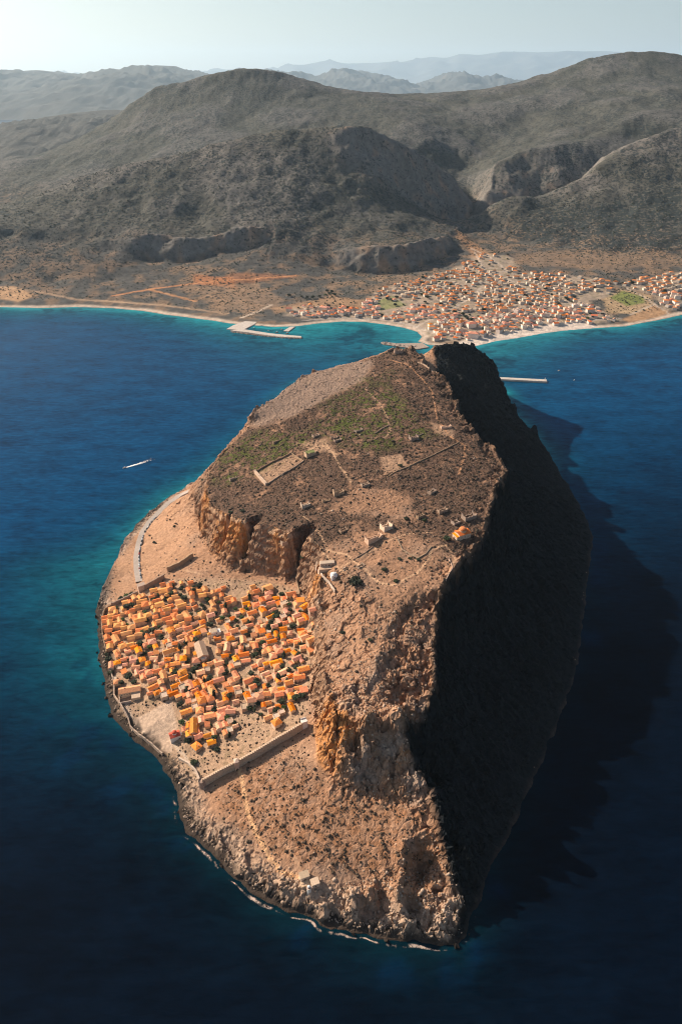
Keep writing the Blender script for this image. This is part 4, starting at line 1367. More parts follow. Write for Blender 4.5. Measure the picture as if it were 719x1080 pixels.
ruin(380, 598, 8, 5, 2.2, 40, M_ROUGH, 'low ruin beside the path above the big bush', 22)
ruin(247, 505, 12, 5, 2.4, 30, M_ROUGH, 'low ruin near the left rim below the enclosure', 23)
ruin(420, 372, 13, 8, 6, 5, M_ROUGH, 'ruined fort building on the summit', 24, 'ruined_fort')
# the long walled enclosure
E4 = [(269, 499), (281, 512), (320, 487), (307, 479)]
root = empty('walled_enclosure', drape(295, 494))
tag(root, 'long pale walled enclosure on the left of the plateau', 'enclosure')
ex, ey, ez = root.location
for (a, c, h, t_) in ((0, 1, 4.5, 3.0), (1, 2, 2.2, .9), (2, 3, 2.2, .9), (3, 0, 2.6, .9)):
    pa, pb = drape(*E4[a]), drape(*E4[c])
    d = densify([(pa[0], pa[1], 0), (pb[0], pb[1], 0)], 3)
    b = MB()
    tx, ty = pb[0] - pa[0], pb[1] - pa[1]
    q = math.hypot(tx, ty)
    nx_, ny_ = -ty / q * t_ / 2, tx / q * t_ / 2
    rng = random.Random(a)
    for x, y, _ in d:
        z = gz(x, y)
        hh = h * rng.uniform(.8, 1)
        b.V += [(x - nx_ - ex, y - ny_ - ey, z - 3 - ez), (x - nx_ - ex, y - ny_ - ey, z + hh - ez), (x + nx_ - ex, y + ny_ - ey, z + hh - ez), (x + nx_ - ex, y + ny_ - ey, z - 3 - ez)]
    for k in range(len(d) - 1):
        o_, p_ = k * 4, k * 4 + 4
        b.F += [(o_, p_, p_ + 1, o_ + 1), (o_ + 1, p_ + 1, p_ + 2, o_ + 2), (o_ + 2, p_ + 2, p_ + 3, o_ + 3)]
    b.F += [(0, 1, 2, 3), tuple(4 * (len(d) - 1) + j for j in (3, 2, 1, 0))]
    b.obj('wall', M_PALE if a == 0 else M_ROUGH, root)


# ------------------------------------------------------------------ single buildings on the rock
def building(name, px, py, rz, label, cat, parts, group=None, dz=0.0):
    x, y, z = drape(px, py)
    r = empty(name, (x, y, z + dz), math.radians(rz))
    tag(r, label, cat, group)
    for nm, b, m in parts:
        b.obj(nm, m, r)
    return r


def win_f(xs_, y, z, w=1.0, h=1.4):
    return [('window', opening(x, y, z, w, h, 'f'), M_GLASS) for x in xs_]


building('church', 487, 566, 25, 'domed stone church with orange roofs on the edge of the dark cliff', 'church',
         [('nave', MB().box(-8, -6, -4, 8, 6, 6.5).box(-11, -5, -4, -8, 5, 4.5), M_WALL), ('roof', MB().gable_roof(16, 12, 6.5, 2.2), M_ROOF), ('porch_roof', MB().box(-11.3, -5.3, 4.5, -8, 5.3, 5.1), M_ROOF),
          ('drum', MB().cyl(0, 0, 6.5, 10.5, 4.2, 4.2, 12), M_WALL), ('dome', MB().dome(0, 0, 10.5, 4.7, 14, 4, .62), M_ROOF), ('apse', MB().cyl(8, 0, -4, 5, 3, 3, 10), M_WALL), ('apse_roof', MB().dome(8, 0, 5, 3.3, 10, 3, .5), M_ROOF)]
         + win_f([-5, 0, 5], -6, 2.2) + [('door', opening(-11, 0, 0, 1.8, 2.8, 'l'), M_DOOR)])
building('bastion_house', 345, 597, 8, 'long pale flat-roofed building on the bastion above the town', 'building',
         [('wall', MB().box(-9, -3.5, -5, 9, 3.5, 4.5), M_PALE), ('roof', MB().box(-8.6, -3.1, 4.5, 8.6, 3.1, 4.9), M_FLAT), ('lower_terrace', MB().box(-11, -9, -7, 7, -3.5, .8), M_PALE), ('door', opening(2, -3.5, .8, 1.6, 2.4, 'f'), M_DOOR)] + win_f([-6, -2, 6], -3.5, 2.0))
building('white_house', 352, 609, 15, 'small white house with low dome on the bastion', 'house', [('wall', MB().box(-3.5, -3.5, -4, 3.5, 3.5, 4), M_WHITE), ('roof', MB().dome(0, 0, 4, 3.3, 12, 4, .6), M_WHITE), ('door', opening(0, -3.5, 0, 1.2, 2.2, 'f'), M_DOOR)])
building('stone_house', 317, 638, 10, 'solitary ochre cube house standing above the right end of the town', 'house', [('wall', MB().box(-5, -4.5, -5, 5, 4.5, 7.5), M_WALL), ('roof', MB().box(-5.2, -4.7, 7.5, 5.2, 4.7, 7.9), M_ROOF), ('door', opening(-2, -4.5, 0, 1.2, 2.2, 'f'), M_DOOR)] + win_f([2], -4.5, 4.5))
building('watch_tower', 402, 370, 12, 'square stone tower on the left of the summit', 'tower', [('wall', MB().box(-4.5, -4.5, -4, 4.5, 4.5, 9.5), M_WALL), ('parapet', MB().box(-4.7, -4.7, 9.5, 4.7, -4.2, 11).box(-4.7, 4.2, 9.5, 4.7, 4.7, 11), M_WALL), ('window', opening(0, -4.5, 4, 1, 2, 'f'), M_GLASS)])
building('keeper_house', 321, 926, 20, 'pinkish flat-roofed keeper house on the near point, left of two', 'house', [('wall', MB().box(-4, -3, -3, 4, 3, 4.2), M_PALE), ('roof', MB().box(-4.2, -3.2, 4.2, 4.2, 3.2, 4.6), M_FLAT), ('terrace', MB().box(-5, -8, -4, 3, -3.02, .6), M_PALE), ('door', opening(0, -3, .6, 1.1, 2, 'f'), M_DOOR)])
building('keeper_house', 332, 933, 20, 'pinkish keeper house on the near point, right of two', 'house', [('wall', MB().box(-3.5, -3, -3, 3.5, 3, 3.8), M_PALE), ('roof', MB().box(-3.7, -3.2, 3.8, 3.7, 3.2, 4.2), M_FLAT), ('door', opening(0, -3, 0, 1.1, 2, 'f'), M_DOOR)])
building('lighthouse', 326, 941, 0, 'squat white lantern tower below the keeper houses on the point', 'lighthouse', [('tower', MB().cyl(0, 0, -3, 6, 2.0, 1.7, 12), M_WHITE), ('gallery', MB().cyl(0, 0, 6, 6.4, 2.2, 2.2, 12), M_PALE), ('lantern', MB().cyl(0, 0, 6.4, 7.9, 1.2, 1.2, 10), M_GLASS), ('cap', MB().dome(0, 0, 7.9, 1.4, 10, 3, .7), M_WHITE)])
building('church', 213, 690, 22 + 90, 'large church with plain pale gable roof in the middle of the town', 'church', [('nave', MB().gable_walls(26, 12, 7.5, 2.8), M_PALE), ('roof', MB().gable_roof(26, 12, 7.5, 2.8, .3), M_FLAT), ('apse', MB().cyl(-13, 0, -4, 6, 3.6, 3.6, 12), M_PALE), ('apse_roof', MB().dome(-13, 0, 6, 3.8, 12, 3, .4), M_FLAT), ('door', opening(13, 0, 0, 2, 3, 'r'), M_DOOR)])
building('white_house', 227, 670, 22, 'bright white two-block house among the orange roofs', 'house', [('wall', MB().box(-6, -4, -4, 3, 4, 7).box(3, -3.5, -4, 7, 3.5, 5), M_WHITE), ('roof', MB().box(-5.7, -3.7, 7, 2.7, 3.7, 7.15), M_FLAT), ('door', opening(0, -4, 0, 1.2, 2.2, 'f'), M_DOOR)] + win_f([-4, 1.5], -4, 4.2))
building('villa', 138, 732, 14, 'largest house on the seafront with long bright orange roof', 'house', [('wall', MB().gable_walls(24, 9, 6.5, 2.2).box(2, -13, -4, 11.5, -4.5, 4.5), M_WALL), ('roof', MB().gable_roof(24, 9, 6.5, 2.2), M_ROOF), ('annex_roof', MB().box(1.8, -13.2, 4.5, 11.7, -4.5, 4.8), M_FLAT), ('courtyard_wall', MB().box(-12, -14, -4, 1.5, -13.4, 2.5).box(-12, -13.4, -4, -11.4, -4.5, 2.5), M_WALL), ('chimney', MB().box(-6, .6, 6.5, -5, 1.6, 9.8), M_PALE)] + win_f([-9, -6, -3, 0], -4.5, 3.2) + [('door', opening(-10.5, -4.5, 0, 1.4, 2.4, 'f'), M_DOOR)])
building('church', 185, 778, 24, 'whitewashed church with red domed roof at the edge of the plaza', 'church', [('nave', MB().box(-5.5, -4, -4, 5.5, 4, 5.2), M_WHITE), ('roof', MB().gable_roof(11, 8, 5.2, 1.8, .3), M_REDDOME), ('drum', MB().cyl(0, 0, 5.6, 8.4, 2.4, 2.4, 10), M_WHITE), ('dome', MB().dome(0, 0, 8.4, 2.7, 12, 4, .8), M_REDDOME), ('apse', MB().cyl(5.5, 0, -4, 4, 2.2, 2.2, 10), M_WHITE), ('door', opening(-5.5, 0, 0, 1.4, 2.4, 'l'), M_DOOR)])
building('stone_house', 205, 770, 100, 'long orange-roofed house beside the plaza church', 'house', [('wall', MB().gable_walls(20, 7, 6, 1.9), M_WALL), ('roof', MB().gable_roof(20, 7, 6, 1.9), M_ROOF), ('door', opening(0, -3.5, 0, 1.3, 2.3, 'f'), M_DOOR)] + win_f([-7, -3.5, 4, 7.5], -3.5, 2.5))
building('gatehouse', 150, 622, 30, 'gatehouse where the coast road ends at the town', 'gate', [('wall', MB().box(-5, -3.5, -3, 5, 3.5, 8), M_WALL), ('roof', MB().box(-5.2, -3.7, 8, 5.2, 3.7, 8.4), M_FLAT), ('gate', opening(0, 3.5, 0, 2.6, 3.2, 'k'), M_DOOR)])
building('bell_tower', 222, 678, 22, 'slim pale bell tower beside the large pale-roofed church', 'tower', [('shaft', MB().box(-1.8, -1.8, -4, 1.8, 1.8, 11), M_PALE), ('belfry', MB().box(-2, -2, 11, -1.2, -1.2, 13.5).box(1.2, -2, 11, 2, -1.2, 13.5).box(-2, 1.2, 11, -1.2, 2, 13.5).box(1.2, 1.2, 11, 2, 2, 13.5), M_PALE), ('roof', MB().hip_roof(4, 4, 13.5, 1.2, .2), M_ROOF)])
building('corner_tower', 214, 829, 22, 'low bastion at the seaward end of the near wall', 'tower', [('wall', MB().cyl(0, 0, -6, 7.5, 4.2, 3.6, 14), M_ROUGH), ('parapet', MB().cyl(0, 0, 7.5, 8.6, 3.7, 3.7, 14, False), M_ROUGH)])
building('gate_tower', 250, 811, 22, 'small pale gate turret half way along the near wall', 'tower', [('wall', MB().box(-2.2, -2.6, -5, 2.2, 2.6, 11), M_PALE), ('roof', MB().hip_roof(4.4, 5.2, 11, 1.0, .2), M_PALE), ('gate', opening(0, -2.6, -.5, 1.6, 2.6, 'f'), M_DOOR)])
building('end_tower', 321, 767, 22, 'white turret where the near wall meets the cliff', 'tower', [('wall', MB().box(-2.8, -2.8, -6, 2.8, 2.8, 9), M_WHITE), ('parapet', MB().box(-3, -3, 9, 3, -2.5, 10).box(-3, 2.5, 9, 3, 3, 10), M_WHITE)])

# ------------------------------------------------------------------ coast road and its parked cars
RP = densify([(*drape(*p)[:2], 0) for p in [(201, 516), (190, 524), (178, 532), (167, 542), (158, 552), (151, 562), (147, 574), (144.5, 588), (145, 602), (147, 614)]], 4)[:, :2]
T = np.gradient(RP, axis=0)
T /= np.linalg.norm(T, axis=1)[:, None]
N = np.stack([-T[:, 1], T[:, 0]], 1)
b = MB()
zc = []
for i in range(len(RP)):
    zz = max(gz(*(RP[i] + N[i] * o_)) for o_ in (-4.5, -2.5, 0, 2.5, 4.5))
    zc.append(zz)
zc = np.convolve(np.pad(np.array(zc), 3, mode='edge'), np.ones(7) / 7, 'valid') + .25
for i in range(len(RP)):
    for o_, z in ((-4.6, -2.5), (-4.6, 0), (4.6, 0), (4.6, -2.5)):
        b.V.append((*(RP[i] + N[i] * o_), zc[i] + z))
for i in range(len(RP) - 1):
    a, c = i * 4, i * 4 + 4
    b.F += [(a, c, c + 1, a + 1), (a + 1, c + 1, c + 2, a + 2), (a + 2, c + 2, c + 3, a + 3)]
tag(b.obj('road', M_ROAD), kind='structure')


def car_proto(mat):
    r = empty('parked_car', (0, 0, 0))
    tag(r, None, 'car')
    MB().add([(-2.1, -.85, .35), (2.1, -.85, .35), (2.1, .85, .35), (-2.1, .85, .35), (-2.15, -.85, .85), (2.15, -.85, .8), (2.15, .85, .8), (-2.15, .85, .85)],
             [(0, 3, 2, 1), (4, 5, 6, 7), (0, 1, 5, 4), (1, 2, 6, 5), (2, 3, 7, 6), (3, 0, 4, 7)]).obj('body', mat, r)
    MB().add([(-1.7, -.78, .86), (1.0, -.78, .86), (1.0, .78, .86), (-1.7, .78, .86), (-1.3, -.65, 1.45), (.4, -.65, 1.45), (.4, .65, 1.45), (-1.3, .65, 1.45)],
             [(0, 1, 5, 4), (1, 2, 6, 5), (2, 3, 7, 6), (3, 0, 4, 7)]).obj('window', M_GLASS, r)
    MB().box(-1.28, -.64, 1.452, .38, .64, 1.5).obj('roof', mat, r)
    for x in (-1.3, 1.3):
        for y in (-.8, .8):
            q = MB().cyl(0, 0, -.1, .1, .33, .33, 10)
            q.F.append(tuple(range(9, -1, -1)))
            w_ = MB()
            w_.add([(x + a, y + c, .33 + bb_) for a, bb_, c in q.V], q.F)
            w_.obj('wheel', M_TYRE, r)
    return r


CARP = [car_proto(m) for m in M_CAR]
CN = ['white', 'dark', 'red', 'silver']
nc = 0
for i in range(len(RP) - 2, 6, -1):
    if rr.random() < .36:
        continue
    k = rr.choices([0, 1, 2, 3], [4, 4, 1, 3])[0]
    P2 = RP[i] - N[i] * (-3.3 if N[i][0] > 0 else 3.3)
    place(CARP[k], USED, (P2[0], P2[1], zc[i] + .02), math.atan2(T[i][1], T[i][0]) + rr.uniform(-.05, .05), (1, 1, 1), f'{CN[k]} car, {ORD[nc]} from the town gate in the line parked along the coast road', 'cars parked along the coast road')
    nc += 1
    if nc > 30:
        break

# ------------------------------------------------------------------ mainland town
def mhouse_proto(kind):
    r = empty('town_house', (0, 0, 0))
    tag(r, None, 'house')
    if kind == 'hip':
        MB().box(-6, -5, -5, 6, 5, 6.2).obj('wall', M_TWALL, r)
        MB().hip_roof(12, 10, 6.2, 2.4, .6).obj('roof', M_MROOF, r)
    elif kind == 'gable':
        MB().gable_walls(13, 9, 5.6, 2.2, -5).obj('wall', M_TWALL, r)
        MB().gable_roof(13, 9, 5.6, 2.2, .5).obj('roof', M_MROOF, r)
    elif kind == 'flat':
        MB().box(-6.5, -5, -5, 6.5, 5, 6.8).obj('wall', M_TWALL, r)
        MB().box(-6.2, -4.7, 6.8, 6.2, 4.7, 7.0).box(-2, -1.5, 7.0, 1.6, 1.5, 9.2).obj('roof', M_FLAT, r)
    else:
        MB().box(-10, -5.5, -5, 10, 5.5, 8.4).obj('wall', M_TWALL, r)
        MB().hip_roof(20, 11, 8.4, 2.4, .6).obj('roof', M_MROOF, r)
    return r


MK = ['hip', 'gable', 'flat', 'hotel']
MN = {'hip': 'white hip-roofed house', 'gable': 'white house with gabled terracotta roof', 'flat': 'white flat-roofed house', 'hotel': 'long white terracotta-roofed block'}
MN['gable'] = 'white gable-roofed house'
MPR = {k: mhouse_proto(k) for k in MK}
tp1, tp2 = mp(MTOWN), mp(MTOWN2)
gaps = [mp(q) for q in ([(398, 318), (420, 310), (438, 320), (425, 330), (400, 330)], [(438, 312), (452, 306), (460, 318), (445, 326)], [(490, 330), (505, 332), (502, 342), (488, 340)], [(505, 275), (525, 280), (530, 288), (512, 286)], [(600, 315), (640, 300), (650, 320), (615, 322)],
                        [(520, 270), (545, 264), (545, 276), (525, 280)])]
lines = [[mdrape(*p)[:2] for p in L] for L in ([(496, 262), (512, 268), (528, 280), (532, 286), (520, 288), (540, 297), (560, 306), (600, 318)], [(440, 345), (470, 330), (500, 312), (515, 292)], [(560, 300), (580, 310), (610, 325), (630, 335)],
                                               [(500, 266), (508, 280), (515, 290)])]
shore = densify([(x, y, 0) for x, y in MCOAST[2:-2]], 6)[:, :2]
cand = []
gx_, gy_2 = np.meshgrid(np.arange(-1000, 1900, 17.0), np.arange(1200, 3500, 22.0))
gx_, gy_2 = gx_.ravel() - 450, gy_2.ravel() - 2300
ra_ = .22 + .35 * sstep(-200, 500, gx_)
gx_, gy_2 = gx_ * np.cos(ra_) - gy_2 * np.sin(ra_) + 450, gx_ * np.sin(ra_) + gy_2 * np.cos(ra_) + 2300
gx_ = gx_ + RNG.uniform(-4.5, 4.5, gx_.shape)
gy_2 = gy_2 + RNG.uniform(-4, 4, gx_.shape)
i1, i2 = inside(gx_, gy_2, tp1), inside(gx_, gy_2, tp2)
dsh = poly_dist(gx_, gy_2, shore)
okm = (i1 | i2) & (dsh > 34) & (sdist(gx_, gy_2, mpoly) > 0)
for g in gaps:
    okm &= ~inside(gx_, gy_2, g) | (RNG.random(gx_.shape) < .12)
for L in lines:
    okm &= poly_dist(gx_, gy_2, L) > 7
dens = .82 - .55 * sstep(250, 850, dsh) + .75 * np.minimum(fbm(gx_, gy_2, 95, 3, 501) + .1, .15)
okm &= RNG.random(gx_.shape) < dens
idx = np.nonzero(okm)[0]
idx = idx[np.argsort(dsh[idx])]
print('mainland houses', len(idx))
near_i, far_i = idx[:300], idx[300:]
mrow = {}
for i in near_i:
    mrow.setdefault((bool(i2[i] and not i1[i]), int((dsh[i] - 34) / 22)), []).append(i)
for (second, r_), L in sorted(mrow.items()):
    for n, i in enumerate(sorted(L, key=lambda q: gx_[q])):
        k = rr.choices(MK, [38, 24, 29, 9])[0]
        x, y = float(gx_[i]), float(gy_2[i])
        s = rr.choice([rr.uniform(.75, 1.05), rr.uniform(1.0, 1.45)])
        where = f'{ORD[n]} from the green field in the {ORD[r_]} row behind the shore' if second else f'{ORD[n]} from the harbour in the {ORD[r_]} row behind the beach'
        place(MPR[k], USED, (x, y, mgz(x, y) - .3), rr.choice([0, .3, -.35, 1.57, .9]) + rr.uniform(-.1, .1), (s, s, s * rr.uniform(.8, 1.15)), f'{MN[k]}, {where}', 'houses of the mainland town')
fb, mi_ = MB(), []
for i in far_i:
    x, y = float(gx_[i]), float(gy_2[i])
    z = mgz(x, y) - .3
    a, s = rr.choice([0, .3, -.35, 1.57, .9]), rr.uniform(.75, 1.35)
    k = rr.choices(['hip', 'gable', 'flat'], [40, 24, 36])[0]
    ca, sa = math.cos(a) * s, math.sin(a) * s
    for q, m in ((MB().box(-6, -5, -5, 6, 5, 6), 0), ({'hip': MB().hip_roof(12, 10, 6.003, 2.4, .6), 'gable': MB().gable_roof(12, 10, 6.1, 2.2), 'flat': MB().box(-5.7, -4.7, 6.003, 5.7, 4.7, 6.3)}[k], 2 if k == 'flat' else 1)):
        fb.add([(x + ca * u - sa * v, y + sa * u + ca * v, z + w_ * s) for u, v, w_ in q.V], q.F)
        mi_ += [m] * len(q.F)
if len(far_i):
    o = mesh_obj('distant_houses', fb.V, fb.F, [M_TWALL, M_MROOF, M_FLAT], mi=mi_)
    tag(o, 'upper part of the mainland town, crowded white and terracotta houses', 'houses', kind='stuff')

# trees of the mainland town
MT = tree_proto('broadleaf_tree', 'tree', 9, 5.5, 'round', M_LEAF, 31)
MT2 = tree_proto('broadleaf_tree', 'tree', 7, 4.5, 'round', M_LEAF2, 32)
tc = []
for _ in range(4000):
    x, y = rr.uniform(-300, 1150), rr.uniform(1850, 2900)
    if len(tc) >= 85:
        break
    if bool(inside(np.array([x]), np.array([y]), tp1)[0]) or bool(inside(np.array([x]), np.array([y]), tp2)[0]):
        d = float(poly_dist(np.array([x]), np.array([y]), shore)[0])
        if d > 45:
            tc.append((d, x, y))
for px, py in [(345, 308), (347, 311), (350, 309), (353, 312), (343, 312), (350, 314), (305, 313), (318, 314), (324, 315), (330, 315), (337, 314), (402, 312), (408, 316), (413, 318), (418, 315), (425, 322), (445, 312), (450, 315), (455, 310), (460, 313), (448, 320), (440, 323),
               (495, 333), (500, 336), (497, 338), (492, 337), (504, 335), (520, 322), (524, 320), (527, 324), (590, 318), (596, 316), (602, 319), (605, 314), (660, 320), (560, 334), (640, 300), (648, 298), (656, 299), (665, 297), (672, 299), (690, 302), (700, 308), (712, 312)]:
    x, y, _ = mdrape(px, py)
    tc.append((float(poly_dist(np.array([x]), np.array([y]), shore)[0]), x, y))
mtr = {}
for d, x, y in tc:
    mtr.setdefault(int(d / 40), []).append((x, y))
mt_no = {k: i for i, k in enumerate(sorted(mtr))}
for k in sorted(mtr):
    for n, (x, y) in enumerate(sorted(mtr[k])):
        i = rr.random() < .3
        s = rr.uniform(.6, 1.25)
        place(MT2 if i else MT, USED, (x, y, mgz(x, y) - .3), rr.uniform(0, 6), (s, s, s * .9), f'{"light" if i else "dark"} green tree, {ORD[n]} from the harbour in the {ORD[mt_no[k]]} tree row behind the beach', 'trees of the mainland town')


# ------------------------------------------------------------------ harbour, moles, boats
def slab(name, px, z0, z1, mat, label, cat, parts=(), batter=1.0, ground=0.0):
    P = [at_z(x, y, z1)[:2] for x, y in px]
    c = np.mean(np.array(P), 0)
    r = empty(name, (c[0], c[1], 0))
    tag(r, label, cat)
    n = len(P)
    V = [((x - c[0]) * 1.0, (y - c[1]) * 1.0, z1) for x, y in P] + [((x - c[0]) * 1.02, (y - c[1]) * 1.04, z0) for x, y in P]
    F = [tuple(range(n)), tuple(range(2 * n - 1, n - 1, -1))] + [(k, n + k, n + (k + 1) % n, (k + 1) % n) for k in range(n)]
    MB().add(V, F).obj('deck', mat, r)
    for nm, bld, m in parts:
        bld(c).obj(nm, m, r)
    return r


def boulders(px, w, rad, zz, seed):
    def f(c):
        rng = random.Random(seed)
        b = MB()
        P = densify([(*at_z(x, y, zz)[:2], 0) for x, y in px], rad * 1.1)
        for x, y, _ in P:
            for _k in range(w):
                b.lump(x - c[0] + rng.uniform(-w, w) * rad * .5, y - c[1] + rng.uniform(-w, w) * rad * .5, zz - 1.0, rad * rng.uniform(.6, 1.2), rng, .8, 5)
        return b
    return f


slab('quay', [(239, 347), (246, 343), (262, 337.5), (272, 338.5), (268, 342), (256, 348)], -4, 2.2, M_CONC, 'broad pale concrete quay at the left of the harbour', 'quay')
slab('mole', [(243, 348.5), (256, 347), (285, 351.5), (300, 353), (318, 354.5), (317, 356), (296, 355.3), (275, 352.5), (258, 350)], -4, 2.6, M_CONC, 'long narrow mole sheltering the small harbour', 'mole', [('armour_rocks', boulders([(245, 350), (275, 353.5), (300, 356), (318, 356.5)], 2, 3.2, 1.2, 3), M_BOUL)])
slab('jetty', [(299, 348.8), (306, 344.5), (311, 344.5), (304, 349.5)], -4, 2.0, M_CONC, 'short jetty dividing the small harbour', 'jetty')
slab('breakwater', [(525, 397.6), (576, 400.2), (576.6, 403.0), (525, 400.4)], -6, 3.0, M_CONC, 'straight narrow breakwater jutting from behind the rock', 'breakwater',
     [('parapet', lambda c: (lambda P: MB().add([(x - c[0], y - c[1], z) for z in (3.0, 4.4) for x, y in P], [(0, 1, 5, 4), (1, 2, 6, 5), (2, 3, 7, 6), (3, 0, 4, 7), (4, 5, 6, 7)]))([at_z(*p, 3.0)[:2] for p in ((525, 400.2), (576, 402.8), (576, 402.1), (525, 399.5))]), M_CONC),
      ('beacon', lambda c: (lambda q: MB().cyl(q[0] - c[0], q[1] - c[1], 3.0, 9, .8, .6, 8))(at_z(574, 401, 3.0)), M_WHITE)])
slab('causeway', [(404, 360.4), (420, 362.2), (445, 361.5), (452, 366), (440, 368), (418, 365), (405, 363)], -4, 2.4, M_BOUL, 'low rocky mole reaching out from the town beach behind the summit', 'mole', [('armour_rocks', boulders([(405, 362), (420, 364.5), (438, 366)], 3, 4, 1.4, 5), M_BOUL)])


def boat_proto(name, L, hull, cabin=True, mast=False):
    r = empty(name, (0, 0, 0))
    tag(r, None, 'boat')
    h = MB()
    n = 8
    V = []
    for k in range(n + 1):
        f = k / n
        w_ = L * .16 * (1 - max(0, (f - .45) / .55) ** 2.2) * (.85 + .15 * min(1, f * 4))
        V += [((f - .5) * L, -w_, L * .10 + .06 * L * f * f), ((f - .5) * L, 0, -.35), ((f - .5) * L, w_, L * .10 + .06 * L * f * f)]
    F = []
    for k in range(n):
        a = k * 3
        F += [(a, a + 1, a + 4, a + 3), (a + 1, a + 2, a + 5, a + 4)]
    F.append((0, 2, 1))
    h.add(V, F).obj('hull', hull, r)
    d = MB()
    d.V = [(x, y * .96, z - .08) for x, y, z in V if abs(z + .35) > 1e-6]
    d.F = [(2 * k, 2 * k + 2, 2 * k + 3, 2 * k + 1) for k in range(n)]
    d.obj('deck', M_WOOD, r)
    if cabin:
        c = MB().box(-L * .18, -L * .09, L * .09, L * .12, L * .09, L * .25)
        co_ = c.obj('cabin', M_HULLW, r)
        MB().box(L * .12, -L * .07, L * .16, L * .125, L * .07, L * .23).obj('window', M_GLASS, co_)
    if mast:
        MB().cyl(0, 0, L * .1, L * .9, .12, .06, 6).obj('mast', M_WOOD, r)
    return r


bx, by, _ = at_z(131.5, 493.5, 0)
fx_, fy_, _ = at_z(153, 486.5, 0)
head = math.atan2(by - fy_, bx - fx_)
b = boat_proto('motor_boat', 7.0, M_HULLW)
b.location = (bx, by, .25)
b.rotation_euler = (0, 0, head)
tag(b, 'white motor boat trailing a wake left of the rock', 'boat')
M_FOAM = foam_mat('wake_foam', (.80, .80, .78), .35, .52, .85)
V, F, cov = [], [], []
q = math.hypot(bx - fx_, by - fy_) * 1.35
ux, uy = -math.cos(head), -math.sin(head)
for k in range(41):
    f = k / 40
    wd = 1.6 + 3.6 * f ** .7
    cxn, cyn = bx + ux * (q * f + 3.5) + 1.6 * math.sin(f * 3) * uy, by + uy * (q * f + 3.5) - 1.6 * math.sin(f * 3) * ux
    for j in range(5):
        s = (j - 2) / 2
        V.append((cxn - uy * wd * s, cyn + ux * wd * s, .06))
        cov.append((1 - abs(s) ** 2) * (1.05 - 1.15 * f))
for k in range(40):
    for j in range(4):
        a = k * 5 + j
        F.append((a, a + 1, a + 6, a + 5))
o = mesh_obj('wake', V, F, M_FOAM)
at = o.data.attributes.new('cover', 'FLOAT', 'POINT')
at.data.foreach_set('value', np.array(cov, np.float32))
tag(o, 'white wake behind the motor boat', 'wake', kind='stuff')

BP = [boat_proto('fishing_boat', 11, M_HULLR, True, True), boat_proto('fishing_boat', 9, M_HULLB, True), boat_proto('fishing_boat', 8, M_HULLW, True)]
for n, (px, py, a, i, lab) in enumerate([(292, 350.6, .1, 0, 'red fishing boat with mast moored inside the harbour mole, left of two'), (303, 351.8, .05, 0, 'red fishing boat with mast moored inside the harbour mole, right of two'), (297, 347.6, .9, 1, 'blue boat moored at the jetty'),
                                         (276, 343.5, .2, 2, 'small white boat by the harbour quay'), (283, 348.8, .1, 2, 'small white boat inside the middle of the mole'), (268, 346.2, .1, 1, 'blue boat at the corner of quay and mole'),
                                         (589, 391, .4, 2, 'small white boat anchored above the tip of the breakwater'), (605, 401, 1.0, 2, 'small white boat anchored right of the breakwater')]):
    x, y, _ = at_z(px, py, 0)
    place(BP[i], USED, (x, y, .3), a, (.8, .8, .8), lab, 'boats at anchor and in the harbour')

# ------------------------------------------------------------------ surf
M_SURF = foam_mat('surf_foam', (.58, .45, .37), .26, .66, 1.15)
cl = densify([(x, y, 0) for x, y in COAST[9:NEAR_N - 1]], 2.0)[:, :2]
# keep the foam a few metres off the broken waterline of the rock
T = np.gradient(cl, axis=0)
T /= np.linalg.norm(T, axis=1)[:, None]
N = np.stack([-T[:, 1], T[:, 0]], 1)
tst = inside(*(cl + N * 6).T, COAST)
N[tst] *= -1
off = 4.5 + 2.5 * fbm(cl[:, 0], cl[:, 1], 20, 3, 701)
cpx = [to_px(p[0], p[1], 0) for p in cl]
amp = np.array([np.interp(y, [690, 840, 862, 990], [.20, .35, .78, .85]) * np.interp(x, [455, 490, 510], [1, .5, .12]) for x, y in cpx])
amp *= .62 + 1.3 * fbm(cl[:, 0], cl[:, 1], 14, 3, 709)
V, F, cov = [], [], []
SDF = Field(IX0, IY0, HI, SD)
P0 = []
for i in range(len(cl)):
    # march outwards until the real waterline is passed
    d = -12.0
    while float(GZ(*(cl[i] + N[i] * d))) > .1 and d < 25:
        d += .8
    P0.append(d)
P0 = np.convolve(np.pad(np.array(P0), 2, mode='edge'), np.ones(5) / 5, 'valid')
for i in range(len(cl)):
    for j in range(5):
        s = (j - 2) / 2
        p = cl[i] + N[i] * (P0[i] + off[i] * .75 + s * (1.7 + .8 * math.sin(i * .21)))
        V.append((p[0], p[1], .07))
        cov.append(max(0, 1 - s * s) * 1.15 * amp[i] - .12)
for i in range(len(cl) - 1):
    for j in range(4):
        a = i * 5 + j
        F.append((a, a + 1, a + 6, a + 5))
o = mesh_obj('surf', V, F, M_SURF)
at = o.data.attributes.new('cover', 'FLOAT', 'POINT')
at.data.foreach_set('value', np.array(cov, np.float32))
tag(o, 'pale line of surf along the foot of the rock', 'surf', kind='stuff')


